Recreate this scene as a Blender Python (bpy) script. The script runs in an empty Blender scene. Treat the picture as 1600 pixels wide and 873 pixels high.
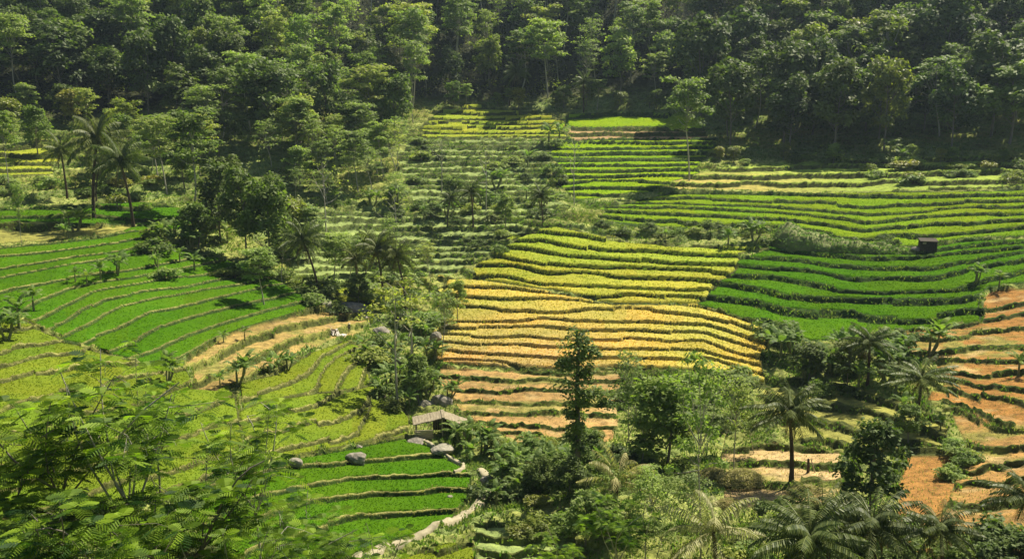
import bpy, math, random
import numpy as np
from mathutils import Vector, Matrix

# ------------------------------------------------------------------ camera, world, sun, exposure
S = bpy.context.scene
COL = S.collection
W0, H0, FPX, PITCH = 1600.0, 873.0, 1500.0, math.radians(12.0)
cam = bpy.data.cameras.new("camera")
cam.sensor_fit = 'HORIZONTAL'; cam.sensor_width = 36.0
cam.lens = 36.0 * FPX / W0
cam.clip_start = 0.5; cam.clip_end = 3000
cam_o = bpy.data.objects.new("camera", cam); COL.objects.link(cam_o)
cam_o.location = (0, 0, 0)
cam_o.rotation_euler = (math.radians(90) - PITCH, 0, 0)
S.camera = cam_o

SUN_ELEV = math.radians(54)
SUN_AZ = math.radians(40)          # measured from +Y (view direction) towards +X (right)
wd = bpy.data.worlds.new("World"); S.world = wd; wd.use_nodes = True
nt = wd.node_tree
sky = nt.nodes.new('ShaderNodeTexSky'); sky.sky_type = 'NISHITA'; sky.sun_disc = False
sky.sun_elevation = SUN_ELEV; sky.sun_rotation = SUN_AZ
bg = nt.nodes['Background']; nt.links.new(sky.outputs[0], bg.inputs[0]); bg.inputs[1].default_value = 0.05
sl = bpy.data.lights.new("sun", 'SUN'); sl.energy = 5.0; sl.angle = math.radians(0.5); sl.color = (1.0, 0.92, 0.74)
so = bpy.data.objects.new("sun", sl); COL.objects.link(so)
sdir = Vector((math.sin(SUN_AZ) * math.cos(SUN_ELEV), math.cos(SUN_AZ) * math.cos(SUN_ELEV), math.sin(SUN_ELEV)))
so.rotation_euler = sdir.to_track_quat('Z', 'Y').to_euler()
S.view_settings.view_transform = 'Standard'; S.view_settings.look = 'None'
S.view_settings.gamma = 1.0; S.view_settings.exposure = 1.02
S.view_settings.use_curve_mapping = False
S.cycles.max_bounces = 6; S.cycles.diffuse_bounces = 3; S.cycles.transmission_bounces = 3
S.cycles.transparent_max_bounces = 6; S.cycles.volume_bounces = 0
S.cycles.use_denoising = True

rng = np.random.default_rng(7)
random.seed(7)
cp, sp = math.cos(PITCH), math.sin(PITCH)

def ray(u, v):
    """direction of the sight line through a photograph pixel, scaled to y = 1"""
    a = (u - 800.0) / FPX; b = (436.5 - v) / FPX
    d = np.array([a, cp + b * sp, -sp + b * cp])
    return d / d[1]

def proj(x, y, z):
    d = y * cp - z * sp
    return 800 + FPX * x / d, 436.5 - FPX * (y * sp + z * cp) / d

# ------------------------------------------------------------------ noise
class VNoise:
    def __init__(s, seed, n=256):
        s.n = n; s.t = np.random.default_rng(seed).random((n, n)) * 2 - 1
    def __call__(s, x, y):
        xi = np.floor(x).astype(np.int64); yi = np.floor(y).astype(np.int64)
        fx = x - xi; fy = y - yi
        fx = fx * fx * (3 - 2 * fx); fy = fy * fy * (3 - 2 * fy)
        n = s.n; a = xi % n; b = yi % n; a1 = (a + 1) % n; b1 = (b + 1) % n
        t = s.t
        return (t[a, b] * (1 - fx) + t[a1, b] * fx) * (1 - fy) + (t[a, b1] * (1 - fx) + t[a1, b1] * fx) * fy
N1, N2, N3, N4 = VNoise(1), VNoise(2), VNoise(3), VNoise(4)
def fbm(x, y, s, N=N1):
    return (N(x / s, y / s) + 0.5 * N(x / s * 2.1 + 7, y / s * 2.1) + 0.25 * N(x / s * 4.3, y / s * 4.3 + 3)) / 1.75

# ------------------------------------------------------------------ base relief: (u, v, forward distance) surveyed from the photograph
CTRL = [
 (0,1200,30),(800,1200,42),(1600,1200,36),(-500,1200,26),(2100,1200,32),
 (-500,870,35),(-500,500,85),(-500,200,190),(-500,0,262),(2100,870,44),(2100,500,103),(2100,250,170),(2100,0,240),
 (0,870,45),(0,700,62),(0,550,88),(0,450,115),(0,400,130),(0,330,157),(0,250,193),(0,180,228),(0,100,262),(0,0,290),
 (200,780,58),(200,620,83),(200,500,108),(200,420,129),(200,340,158),(200,250,200),(200,170,240),
 (400,870,55),(400,700,78),(400,600,95),(400,500,118),(400,430,140),(400,350,170),(400,250,210),(400,170,245),(400,100,278),(400,0,306),
 (640,870,62.5),(640,740,80),(640,650,97),(640,600,108),(640,520,127),(640,450,148),(640,400,165),(640,350,182),(640,300,202),(640,250,226),(640,170,262),
 (760,640,99),(760,560,113),(760,480,130),(820,400,147),(820,350,165),
 (800,870,61),(800,740,81),(800,170,262),(800,100,292),(800,0,320),(900,300,192),(860,235,226),
 (1000,870,60),(1000,740,80),(1000,680,94),(1000,600,107),(1000,500,126),(1000,440,138),(1000,380,152),(1000,300,182),(1000,250,208),(1000,200,238),(1000,170,256),
 (1300,870,58),(1300,740,77),(1300,650,92),(1300,560,107),(1300,500,120),(1300,420,138),(1300,380,149),(1300,300,177),(1300,260,196),(1300,230,214),(1300,100,260),(1300,0,284),
 (1600,870,52),(1600,740,69),(1600,650,83),(1600,560,99),(1600,500,112),(1600,420,130),(1600,300,164),(1600,240,189),(1600,100,238),(1600,0,260),
 (0,-250,360),(800,-250,395),(1600,-250,345),(-500,-250,330),(2100,-250,320),
]
cpts = np.array([ray(u, v) * Y for u, v, Y in CTRL])
cx_, cy_, cz_ = cpts[:, 0] / 100, cpts[:, 1] / 100, cpts[:, 2]
def _phi(r2): return 0.5 * r2 * np.log(r2 + 1e-9)
nC = len(cpts)
K = _phi((cx_[:, None] - cx_) ** 2 + (cy_[:, None] - cy_) ** 2) + np.eye(nC) * 0.002
Pm = np.stack([np.ones(nC), cx_, cy_], 1)
A = np.block([[K, Pm], [Pm.T, np.zeros((3, 3))]])
sol = np.linalg.solve(A, np.concatenate([cz_, np.zeros(3)]))
def base_h(x, y):
    x = np.asarray(x, float); y = np.asarray(y, float)
    sh = x.shape; xf = x.ravel() / 100; yf = y.ravel() / 100
    out = sol[nC] + sol[nC + 1] * xf + sol[nC + 2] * yf
    for i in range(nC):
        out += sol[i] * _phi((xf - cx_[i]) ** 2 + (yf - cy_[i]) ** 2)
    return out.reshape(sh)

# ------------------------------------------------------------------ terrace blocks: outline and terrace lips, each a polyline seen in the photograph
# dict: poly, rot (degrees), lips from the LOWEST to the HIGHEST, crop ('green','lime','gold','ripe',None), w riser share, bund share
def rev(l): return l[::-1]
BLOCKS = []
def block(name, poly, lips, rot=0, stag=8, crop=None, w=0.14, bund=0.10, dz=(0.4, 1.0), hc=0.22, soil='bank', weed=1.0, bcol='bank'):
    poly = [(-90 if p[0] <= 0 else 1690 if p[0] >= 1600 else p[0], p[1]) for p in poly]
    BLOCKS.append(dict(name=name, poly=poly, lips=lips, rot=math.radians(rot), crop=crop, w=w, bund=bund, dz=dz, hc=hc, irr=(.35 if name in ('left_green', 'low_green') else .5 if rot else 1.0), soil=soil, weed=weed, bcol=bcol, stag=(15 if name in ('lime_spur', 'right_green', 'gold_spur') else stag)))

def hlines(us, vs):  # horizontal lips with slight differences
    return [[(us[0], v + random.uniform(-1.2, 1.2)), ((us[0] + us[1]) / 2, v + random.uniform(-1.2, 1.2)), (us[1], v + random.uniform(-1.2, 1.2))] for v in vs]

# far terraces at the foot of the forest
block('far_gold', [(655,200),(690,168),(740,160),(860,178),(890,190),(885,214),(650,216)],
      hlines((640, 900), (214, 206, 199, 191, 183, 174, 166)), crop='lime', bcol='bankgreen', bund=0.0, w=.2, hc=.3, dz=(.5,1.1))
block('far_green', [(885,176),(1052,174),(1105,190),(1105,200),(890,198)], hlines((880, 1110), (200, 176)), crop='green2', bund=0, dz=(.6,1))
block('far_pink', [(890,198),(1105,200),(1105,214),(890,216)], hlines((880, 1110), (216, 207, 200)), soil='pink', dz=(.5,1))
block('far_mid', [(860,216),(1120,214),(1110,246),(850,248)], hlines((840, 1130), (248, 238, 230, 222, 216)), crop='green2', bcol='bankgreen', bund=.1, w=.25, dz=(.6,1.1))
block('far_low', [(855,248),(1100,246),(1090,280),(1000,300),(905,312),(880,300)], hlines((840, 1110), (312, 303, 293, 283, 274, 264, 256, 248)), crop='green2', bund=.05, w=.2, dz=(.6,1.1))
# overgrown middle terraces
block('weedy_mid', [(655,216),(860,216),(855,300),(900,320),(800,352),(690,352),(640,300),(610,240)],
      hlines((600, 920), (352, 342, 331, 321, 311, 302, 293, 284, 275, 265, 256, 246, 238, 229, 222, 216)), soil='weedy', weed=2.2, w=.3, dz=(.6,1.1))
block('weedy_low', [(470,325),(690,335),(830,350),(770,395),(700,428),(640,432),(460,440),(440,380)],
      hlines((430, 840), (432, 421, 410, 398, 388, 378, 366, 355, 343, 333, 323)), soil='weedy', weed=1.8, w=.3, dz=(.6,1.1))
# right, upper strips
block('khaki_strip', [(1040,292),(1100,262),(1240,250),(1600,238),(1600,292),(1350,297),(1225,299),(1100,294)],
      [[(1040,296),(1225,300),(1350,297),(1600,292)], [(1040,284),(1225,284),(1350,284),(1600,280)], [(1040,272),(1225,272),(1350,270),(1600,266)], [(1040,262),(1600,256)], [(1040,254),(1600,244)]], soil='strip', bcol='strip', weed=1.0, dz=(.5,1))
block('upper_green', [(1000,312),(1050,298),(1225,300),(1350,298),(1600,293),(1600,366),(1500,372),(1440,384),(1290,380),(1200,352),(1100,357),(1000,350),(935,340),(950,322)],
      [[(930,346),(1000,352),(1100,357),(1200,366),(1290,384),(1420,388),(1500,372),(1600,366)],
       [(930,336),(1000,342),(1100,347),(1225,351),(1290,362),(1350,369),(1440,366),(1600,352)],
       [(930,327),(1000,332),(1100,335),(1225,341),(1290,350),(1350,359),(1440,352),(1600,342)],
       [(930,322),(1000,323),(1100,324),(1225,333),(1350,346),(1440,340),(1600,331)],
       [(930,316),(1000,317),(1100,317),(1225,324),(1350,334),(1440,328),(1600,321)],
       [(930,309),(1000,310),(1100,310),(1225,314),(1350,320),(1440,317),(1600,311)],
       [(930,302),(1050,298),(1225,302),(1350,305),(1440,303),(1600,300)],
       [(930,296),(1225,296),(1600,290)]], crop='green3', bund=.06, w=.22, dz=(.5,1.0))
# right green
block('right_green', [(1200,379),(1165,398),(1140,410),(1110,440),(1078,474),(1161,497),(1194,507),(1225,522),(1262,532),(1330,528),(1400,518),(1530,500),(1534,462),(1545,446),(1600,436),(1600,368),(1500,372),(1440,388),(1350,391),(1270,386)],
      rev([[(1070,380),(1203,381),(1225,387),(1287,390),(1350,393),(1431,393),(1500,384),(1600,376)],
       [(1070,386),(1181,387),(1256,393),(1319,399),(1381,402),(1444,402),(1500,395),(1600,385)],
       [(1070,392),(1169,399),(1250,406),(1300,417),(1381,420),(1453,418),(1520,406),(1600,393)],
       [(1070,400),(1144,409),(1225,420),(1287,428),(1334,435),(1381,437),(1469,431),(1519,420),(1600,404)],
       [(1070,416),(1150,424),(1225,434),(1275,443),(1312,452),(1381,454),(1519,451),(1600,420)],
       [(1070,438),(1112,442),(1177,449),(1230,458),(1275,468),(1320,466),(1372,468),(1506,463),(1600,440)],
       [(1070,458),(1105,462),(1177,470),(1225,480),(1275,482),(1333,489),(1372,497),(1450,497),(1525,487),(1600,470)],
       [(1070,470),(1096,476),(1161,491),(1194,501),(1235,517),(1265,525),(1320,527),(1450,512),(1530,500),(1600,490)]]),
      crop='green', bund=.07, w=.24, dz=(.55,1.0), bcol='bankgreen')
# yellow-green, gold and harvested terraces of the central spur
G = [[(690,364),(847,360),(900,364),(941,372),(1000,376),(1097,384),(1180,388)],
     [(690,372),(847,377),(870,382),(941,389),(1000,391),(1097,398),(1180,399)],
     [(690,384),(810,387),(847,392),(941,402),(1000,406),(1097,411),(1180,413)],
     [(690,398),(785,400),(847,410),(941,417),(1097,425),(1180,428)],
     [(690,414),(785,417),(847,424),(941,431),(1097,439),(1180,442)],
     [(690,430),(785,432),(847,442),(941,445),(1097,454),(1180,456)],
     [(670,447),(785,449),(847,454),(941,460),(1097,468),(1180,476)]]
block('lime_spur', [(762,403),(790,384),(830,360),(870,352),(905,362),(960,373),(1060,382),(1200,386),(1160,402),(1150,418),(1140,430),(1115,445),(1110,462),(1085,474),(960,474),(860,452),(740,434),(735,418)],
      rev(G), crop='lime', bund=0.0, w=.2, hc=.40, dz=(.45,.68))
Hh = [[(670,447),(785,449),(847,454),(941,462),(1097,470),(1200,480)],
      [(670,459),(785,466),(847,468),(941,472),(1020,474),(1097,480),(1160,496),(1200,506)],
      [(670,472),(720,478),(785,488),(847,486),(941,483),(1020,484),(1097,493),(1160,511),(1200,520)],
      [(670,500),(766,501),(867,500),(905,500),(972,501),(1097,508),(1160,526),(1200,540)],
      [(670,511),(766,513),(867,513),(972,516),(1097,522),(1160,542),(1200,555)],
      [(670,524),(766,527),(867,528),(972,530),(1097,536),(1160,554),(1200,566)],
      [(670,535),(766,540),(867,541),(972,545),(1097,549),(1160,565),(1200,577)],
      [(660,548),(766,553),(867,558),(972,558),(1097,562),(1160,577),(1200,588)],
      [(660,563),(703,567),(766,569),(867,576),(972,573),(1097,579),(1160,592),(1200,601)]]
block('gold_spur', [(700,432),(740,434),(860,455),(960,475),(1085,474),(1110,480),(1160,498),(1196,512),(1196,598),(1160,594),(1097,581),(972,575),(867,578),(766,572),(668,566),(664,550),(690,512),(708,490),(686,462)],
      rev(Hh), crop='gold', bund=0.0, w=.17, hc=.38, dz=(.3,.46), bcol='straw')
block('harvested_spur', [(690,572),(867,580),(972,578),(965,690),(800,690),(740,650),(700,610),(682,588)],
      rev([[(660,566),(766,572),(867,580),(980,576)], [(680,583),(766,591),(867,594),(980,592)], [(680,602),(766,609),(867,611),(980,612)],
           [(680,621),(766,625),(867,627),(980,627)], [(680,637),(766,641),(867,645),(980,650)], [(680,655),(780,660),(867,667),(980,668)], [(680,670),(800,677),(867,682),(980,688)]]),
      soil='ochre', w=.16, bund=.06, dz=(.3,.5), bcol='bankgreen')
# left slope
block('left_green', [(0,387),(65,380),(130,373),(182,365),(215,345),(262,368),(270,385),(350,402),(432,430),(470,456),(520,468),(512,478),(487,481),(390,510),(341,527),(300,556),(225,566),(100,530),(30,492),(0,500)],
      rev([[(0,387),(65,380),(130,373),(182,365),(300,350),(560,330)],
       [(0,397),(65,393),(130,385),(190,375),(300,360),(560,345)],
       [(0,419),(81,406),(146,396),(201,388),(228,381),(320,372),(560,360)],
       [(0,435),(65,422),(114,412),(179,401),(254,388),(340,382),(560,372)],
       [(0,455),(49,444),(114,432),(195,423),(244,412),(341,396),(560,384)],
       [(0,500),(32,484),(65,466),(107,450),(162,440),(208,433),(260,422),(348,406),(560,394)],
       [(0,522),(55,500),(97,477),(146,456),(211,445),(260,436),(309,428),(383,412),(560,404)],
       [(0,546),(81,511),(130,482),(162,467),(227,454),(292,448),(341,436),(406,422),(560,414)],
       [(0,566),(110,520),(162,493),(190,478),(227,469),(292,459),(357,446),(416,432),(560,424)],
       [(0,586),(146,527),(201,506),(234,487),(292,475),(357,462),(422,446),(560,432)],
       [(0,610),(200,536),(253,511),(292,498),(325,487),(390,472),(452,459),(560,440)],
       [(0,640),(240,548),(292,521),(348,503),(390,492),(487,466),(560,452)],
       [(0,670),(283,553),(341,527),(390,511),(487,482),(560,468)]]),
      crop='green', bund=.03, w=.04, hc=.12, dz=(.12,.26), bcol='straw', weed=.3)
block('left_far_strip', [(0,325),(60,322),(140,318),(215,312),(290,320),(330,330),(262,366),(215,345),(150,350),(60,345),(0,352)],
      [[(0,352),(150,352),(340,360)], [(0,340),(150,338),(340,342)], [(0,326),(150,322),(340,322)]], crop='green', bund=.1, dz=(.4,.8))
block('left_top_terraces', [(0,228),(72,224),(92,245),(82,272),(0,276)], [[(-40,276),(110,272)], [(-40,264),(110,264)], [(-40,253),(110,254)], [(-40,243),(110,244)], [(-40,228),(110,226)]], crop='lime', bund=.05, w=.2, dz=(.5,1))
block('left_khaki', [(0,352),(60,345),(150,350),(205,345),(185,362),(130,370),(0,384)], [[(0,386),(210,360)], [(0,350),(210,340)]], soil='khaki', weed=2)
block('left_low_khaki', [(0,500),(30,495),(100,532),(225,568),(290,560),(300,600),(360,600),(372,640),(380,690),(330,745),(180,800),(0,830)],
      rev([[(0,520),(100,500),(380,440)], [(0,548),(110,525),(380,455)], [(0,572),(120,545),(240,520),(380,480)], [(0,600),(110,570),(220,560),(380,505)], [(0,640),(130,610),(220,590),(380,545)], [(0,680),(130,655),(230,625),(320,590),(380,570)],
           [(0,720),(130,695),(250,660),(330,630),(400,610)], [(0,760),(130,735),(250,700),(340,668),(400,645)], [(0,800),(130,775),(250,735),(400,680)], [(0,850),(250,780),(400,720)]]),
      crop='lime2', bund=.04, w=.05, hc=.18, dz=(.2,.36), bcol='straw')
block('left_ochre', [(290,562),(341,530),(390,512),(487,482),(530,474),(575,492),(572,512),(545,524),(502,536),(462,552),(422,576),(372,596),(340,610),(300,606)],
      rev([[(280,560),(390,500),(590,468)], [(280,580),(390,525),(470,505),(590,484)], [(280,604),(370,560),(440,534),(590,500)], [(280,640),(372,600),(462,556),(543,528),(590,518)]]),
      soil='ochre2', bund=.1, w=.14, dz=(.4,.8), bcol='khaki')
block('fan_green', [(373,596),(422,583),(462,558),(502,542),(543,530),(572,545),(580,592),(575,600),(527,612),(500,612),(452,618),(400,628),(374,640)],
      rev([[(350,600),(373,593),(422,581),(462,556),(502,540),(543,528),(600,505)],
       [(360,632),(413,615),(454,601),(478,589),(502,560),(539,538),(600,520)],
       [(430,640),(490,609),(504,581),(527,558),(553,546),(610,530)],
       [(470,660),(516,620),(529,593),(555,566),(572,552),(620,540)],
       [(520,670),(550,625),(562,600),(574,575),(590,560),(640,548)]]), rot=-42, crop='lime2', bund=.07, w=.05, hc=.18, dz=(.2,.3), bcol='straw')
block('cross_green', [(374,640),(400,628),(452,618),(500,612),(527,612),(575,600),(582,594),(612,606),(638,650),(640,676),(583,686),(523,698),(450,710),(395,712),(380,680)],
      rev([[(370,632),(454,612),(486,604),(530,590),(650,560)],
       [(370,665),(440,645),(490,630),(520,616),(565,600),(650,575)],
       [(370,690),(430,678),(480,665),(530,650),(562,636),(576,610),(650,598)],
       [(370,712),(450,703),(523,690),(560,678),(572,650),(580,612),(650,606)],
       [(370,725),(450,712),(523,700),(583,688),(636,677),(660,672)]]), crop='lime2', bund=.06, w=.05, hc=.18, dz=(.2,.36), bcol='straw')
block('low_green', [(305,800),(330,755),(393,728),(450,714),(523,702),(583,690),(640,680),(690,705),(735,737),(728,775),(704,815),(624,840),(543,868),(500,885),(330,885),(300,840)],
      rev([[(280,735),(450,712),(523,700),(583,688),(640,678),(760,660)],
       [(280,775),(393,742),(450,728),(543,718),(684,709),(760,704)],
       [(280,842),(312,819),(361,787),(409,770),(482,754),(583,744),(664,740),(760,740)],
       [(280,880),(340,840),(422,800),(482,781),(543,771),(591,765),(760,762)],
       [(280,920),(400,855),(519,812),(587,803),(704,795),(760,792)],
       [(280,960),(543,871),(624,843),(704,819),(745,795),(790,770)]]), crop='green', bund=.05, w=.06, hc=.16, dz=(.22,.42), bcol='straw', weed=.5)
block('bottom_green', [(600,885),(624,868),(700,846),(740,848),(740,885)], [[(590,900),(760,895)], [(590,868),(760,842)]], crop='lime2', bund=.05)
block('bottom_khaki', [(742,820),(800,812),(900,822),(900,885),(742,885)], [[(730,885),(910,885)], [(730,862),(910,866)], [(730,842),(910,845)], [(730,820),(910,822)]], soil='weedy', weed=1.2)
# right, bare and stubble terraces
block('right_brown_top', [(1385,522),(1400,518),(1530,502),(1536,465),(1548,448),(1605,440),(1605,668),(1555,667),(1535,655),(1500,632),(1455,622),(1470,602),(1455,560),(1390,545)],
      rev([[(1380,455),(1540,447),(1605,436)],
       [(1380,492),(1500,486),(1540,480),(1605,470)],
       [(1380,508),(1500,505),(1540,500),(1605,492)],
       [(1380,528),(1600,517)],
       [(1380,549),(1457,548),(1545,544),(1605,542)],
       [(1380,566),(1463,564),(1605,563)],
       [(1380,580),(1500,580),(1605,582)],
       [(1380,588),(1496,592),(1535,600),(1605,605)],
       [(1380,596),(1470,602),(1496,605),(1535,618),(1567,625),(1605,632)],
       [(1380,604),(1457,621),(1502,631),(1535,653),(1551,665),(1605,668)]]), soil='orange', bund=.08, w=.14, dz=(.4,.7), bcol='bankgreen')
block('right_brown_low', [(1480,640),(1500,634),(1535,657),(1555,669),(1605,672),(1605,880),(1400,880),(1406,832),(1461,824),(1492,779),(1500,745),(1515,700)],
      rev([[(1380,640),(1502,633),(1551,667),(1605,670)], [(1380,690),(1520,700),(1605,694)], [(1380,735),(1520,731),(1605,724)],
       [(1380,770),(1509,758),(1543,762),(1605,748)], [(1380,795),(1495,779),(1557,776),(1605,768)], [(1380,822),(1406,827),(1475,834),(1605,838)], [(1380,870),(1605,876)]]), soil='stubble', bund=.06, w=.12, dz=(.4,.9), bcol='bank')
block('ploughed_patch', [(1427,702),(1470,698),(1492,709),(1500,745),(1490,779),(1459,822),(1404,812),(1408,765)], [[(1380,822),(1520,826)], [(1380,700),(1520,698)]], soil='plough', w=.05, bund=.03, weed=.3)
block('right_khaki_bands', [(1195,598),(1240,592),(1330,603),(1405,625),(1480,660),(1480,690),(1420,700),(1320,700),(1250,690),(1190,640)],
      rev([[(1190,596),(1275,600),(1324,608),(1405,632),(1480,655)], [(1190,622),(1275,626),(1324,634),(1405,655),(1480,680)], [(1190,650),(1275,656),(1350,668),(1480,704)], [(1190,678),(1260,684),(1350,700),(1480,720)], [(1190,704),(1260,708),(1350,720),(1480,740)]]),
      soil='khaki', bund=.2, w=.25, dz=(.5,1), bcol='bank')
block('right_tan_patch', [(1130,700),(1190,690),(1320,704),(1320,770),(1240,790),(1130,790)], [[(1120,790),(1330,790)], [(1120,745),(1330,750)], [(1120,722),(1330,726)], [(1120,698),(1330,704)]], soil='tan', bund=.15, w=.2, dz=(.4,.8))
block('valley_patch', [(490,440),(560,432),(640,438),(660,470),(600,490),(530,470)], [[(480,490),(680,492)], [(480,472),(680,474)], [(480,458),(680,460)], [(480,436),(680,436)]], crop='lime', bund=.1, w=.2)

def in_poly(u, v, poly):
    r = np.zeros(u.shape, bool); n = len(poly); j = n - 1
    for i in range(n):
        x1, y1 = poly[i]; x2, y2 = poly[j]
        c = ((y1 > v) != (y2 > v)) & (u < (x2 - x1) * (v - y1) / ((y2 - y1) + 1e-9) + x1)
        r ^= c; j = i
    return r
def poly_dist(u, v, poly):
    d = np.full(u.shape, 1e9); n = len(poly)
    for i in range(n):
        ax, ay = poly[i]; bx, by = poly[(i + 1) % n]
        vx, vy = bx - ax, by - ay; L2 = vx * vx + vy * vy + 1e-9
        t = np.clip(((u - ax) * vx + (v - ay) * vy) / L2, 0, 1)
        d = np.minimum(d, (u - ax - t * vx) ** 2 + (v - ay - t * vy) ** 2)
    return np.sqrt(d)

SOIL = {'strip': (.25,.33,.05),  # real surface colours
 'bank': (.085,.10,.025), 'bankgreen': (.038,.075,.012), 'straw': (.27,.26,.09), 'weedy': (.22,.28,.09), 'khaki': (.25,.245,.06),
 'pink': (.36,.24,.12), 'ochre': (.36,.225,.085), 'ochre2': (.31,.22,.075), 'orange': (.27,.135,.036), 'stubble': (.32,.185,.062), 'plough': (.30,.155,.045),
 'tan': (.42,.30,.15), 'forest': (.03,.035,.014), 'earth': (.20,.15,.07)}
CROP = {'green': (.062,.142,.007), 'green2': (.185,.28,.014), 'green3': (.15,.225,.014), 'lime': (.265,.305,.035), 'lime2': (.14,.19,.018), 'gold': (.45,.365,.08)}

# ------------------------------------------------------------------ ground grid
ug = np.concatenate([np.arange(-900, -80, 24), np.arange(-80, 1680, 2.0), np.arange(1680, 2500, 24)])
c_ = (ug - 800) / FPX
Ys = [18.0]
while Ys[-1] < 430:
    y = Ys[-1]
    if y < 44: d = 0.5
    elif y < 268: d = 0.42 * y * y / 45000
    else: d = 2.0
    Ys.append(y + d)
Ys = np.array(Ys)
CC, YY = np.meshgrid(c_, Ys)          # rows: distance, columns: bearing
XX = YY * CC * 1.02
HH = base_h(XX, YY)
HH += 0.5 * fbm(XX, YY, 30, N3)
UU, VV = proj(XX, YY, HH)
wob = 1.6 * fbm(XX, YY, 9, N2)
V2 = VV + wob; U2 = UU + 3 * N4(XX / 5, YY / 5)
# default: weedy natural terracing on the open slopes
STEP = 0.95
L = (HH + 1.3 * fbm(XX, YY, 22, N4)) / STEP + 500
BID = np.full(L.shape, -1)
EDGE = np.zeros(L.shape)
TINT = np.zeros(L.shape)
cl0 = 150 + 70 * np.sin(np.arange(40) * 2.1)
for bi, b in enumerate(BLOCKS):
    us = [p[0] for p in b['poly']]; vs = [p[1] for p in b['poly']]
    m = (U2 > min(us)) & (U2 < max(us)) & (VV > min(vs) - 3) & (VV < max(vs) + 3)
    idx = np.nonzero(m)
    if len(idx[0]) == 0: continue
    u, v = U2[idx], VV[idx]
    c, s_ = math.cos(b['rot']), math.sin(b['rot'])
    vw = V2[idx]
    s = u * c + vw * s_; t = -u * s_ + vw * c
    ts = []
    for lip in b['lips']:
        a = np.array(lip, float); ls = a[:, 0] * c + a[:, 1] * s_; lt = -a[:, 0] * s_ + a[:, 1] * c
        o = np.argsort(ls); ts.append(np.interp(s, ls[o], lt[o]))
    ts = np.array(ts)                       # lips lowest -> highest, t decreasing
    for k in range(1, len(ts)): ts[k] = np.minimum(ts[k], ts[k - 1] - 1.0)
    lev = np.zeros(len(u)); 
    for k in range(len(ts) - 1):
        mm = (t <= ts[k]) & (t > ts[k + 1])
        lev[mm] = k + (ts[k][mm] - t[mm]) / (ts[k][mm] - ts[k + 1][mm])
    mm = t > ts[0]; lev[mm] = -(t[mm] - ts[0][mm]) / np.maximum(ts[0][mm] - ts[1][mm], 6)
    mm = t <= ts[-1]; lev[mm] = len(ts) - 1 + (ts[-1][mm] - t[mm]) / np.maximum(ts[-2][mm] - ts[-1][mm], 6)
    # lips wander, and terraces are broken lengthwise into plots that sit a little higher or lower
    rl = np.round(lev); near = np.clip(1 - 2 * np.abs(lev - rl), 0, 1)
    irr = 0.0 if b['name'] == 'ploughed_patch' else b.get('irr', .5 if b['rot'] else 1.0)
    lev = lev + irr * .34 * N1(s / 55 + rl * 3.7, rl * 5.3 + bi) * near
    cl = 120 + 60 * np.sin(rl * 2.1 + bi)
    cell = np.floor(s / cl + np.sin(rl * 78.2 + bi) * 9)
    ch = np.sin(cell * 91.7 + rl * 47.3) * 4375.5; ch = (ch - np.floor(ch)) * 2 - 1
    lev = lev + irr * .20 * ch * near
    CELLV = ch
    hsh = np.sin(np.floor(lev) * 12.9898 + bi * 7.1) * 43.7; hsh = (hsh - np.floor(hsh)) * 2 - 1
    ins = in_poly(u + hsh * b['stag'], v + 1.5 * N3(XX[idx] / 2, YY[idx] / 2), b['poly'])
    idx = (idx[0][ins], idx[1][ins]); u = u[ins]; v = v[ins]; lev = lev[ins]; s = s[ins]
    cell2 = np.floor(s / cl0[np.clip(np.floor(lev), -3, 28).astype(int) + 3] + np.floor(lev) * .37)
    tn = np.sin(cell2 * 12.9 + np.floor(lev) * 78.2 + bi * 3.3) * 4375.5; TINT[idx] = (tn - np.floor(tn)) * 2 - 1
    L[idx] = lev + 100 * (bi + 6)
    BID[idx] = bi
    EDGE[idx] = poly_dist(u, v, b['poly'])
LI = np.floor(L); FR = L - LI
# riser height of every terrace, from the slope it cuts
gY = np.gradient(HH, axis=0) / np.gradient(YY, axis=0); gC = np.gradient(HH, axis=1) / np.gradient(XX, axis=1)
lY = np.gradient(L, axis=0) / np.gradient(YY, axis=0); lC = np.gradient(L, axis=1) / np.gradient(XX, axis=1)
hy = gY - CC * gC; ly = lY - CC * lC
dzr = (gC * lC + hy * ly) / (lC ** 2 + ly ** 2 + 1e-6)
WR = np.full(L.shape, .22); BU = np.full(L.shape, .08); DZ = np.full(L.shape, STEP * .9); HC = np.zeros(L.shape); WEED = np.full(L.shape, 1.0)
for bi, b in enumerate(BLOCKS):
    m = BID == bi
    if not m.any(): continue
    WR[m] = b['w'] * .62; BU[m] = b['bund']; HC[m] = b['hc'] if b['crop'] else 0; WEED[m] = b['weed']
    li = LI[m].astype(int); vals = dzr[m]; out = np.zeros(len(li))
    for k in np.unique(li):
        q = li == k; out[q] = np.clip(np.median(vals[q]), *b['dz'])
    DZ[m] = out
sm = lambda x: np.clip(x, 0, 1) ** 2 * (3 - 2 * np.clip(x, 0, 1))
dl = np.maximum(np.abs(np.gradient(L, axis=0)), np.abs(np.gradient(L, axis=1))); dl = np.where(dl > .4, .1, dl)
w_n = np.maximum(WR * (1 + .2 * N1(XX / 1.5, YY / 1.5)), 1.8 * dl)
SF = sm((FR - (1 - w_n)) / w_n)
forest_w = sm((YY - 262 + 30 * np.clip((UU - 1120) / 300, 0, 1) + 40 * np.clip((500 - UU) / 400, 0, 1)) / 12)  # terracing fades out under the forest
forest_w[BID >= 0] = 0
ZZ = HH + DZ * (SF - FR) * (1 - forest_w)
on_tread = (FR < 1 - w_n)
tread_m = sm((FR - BU) / np.maximum(.05, 1.5 * dl) + (BU <= 0) * 1.0) * sm((1 - w_n * 1.05 - FR) / np.maximum(.06, 1.5 * dl))
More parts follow.
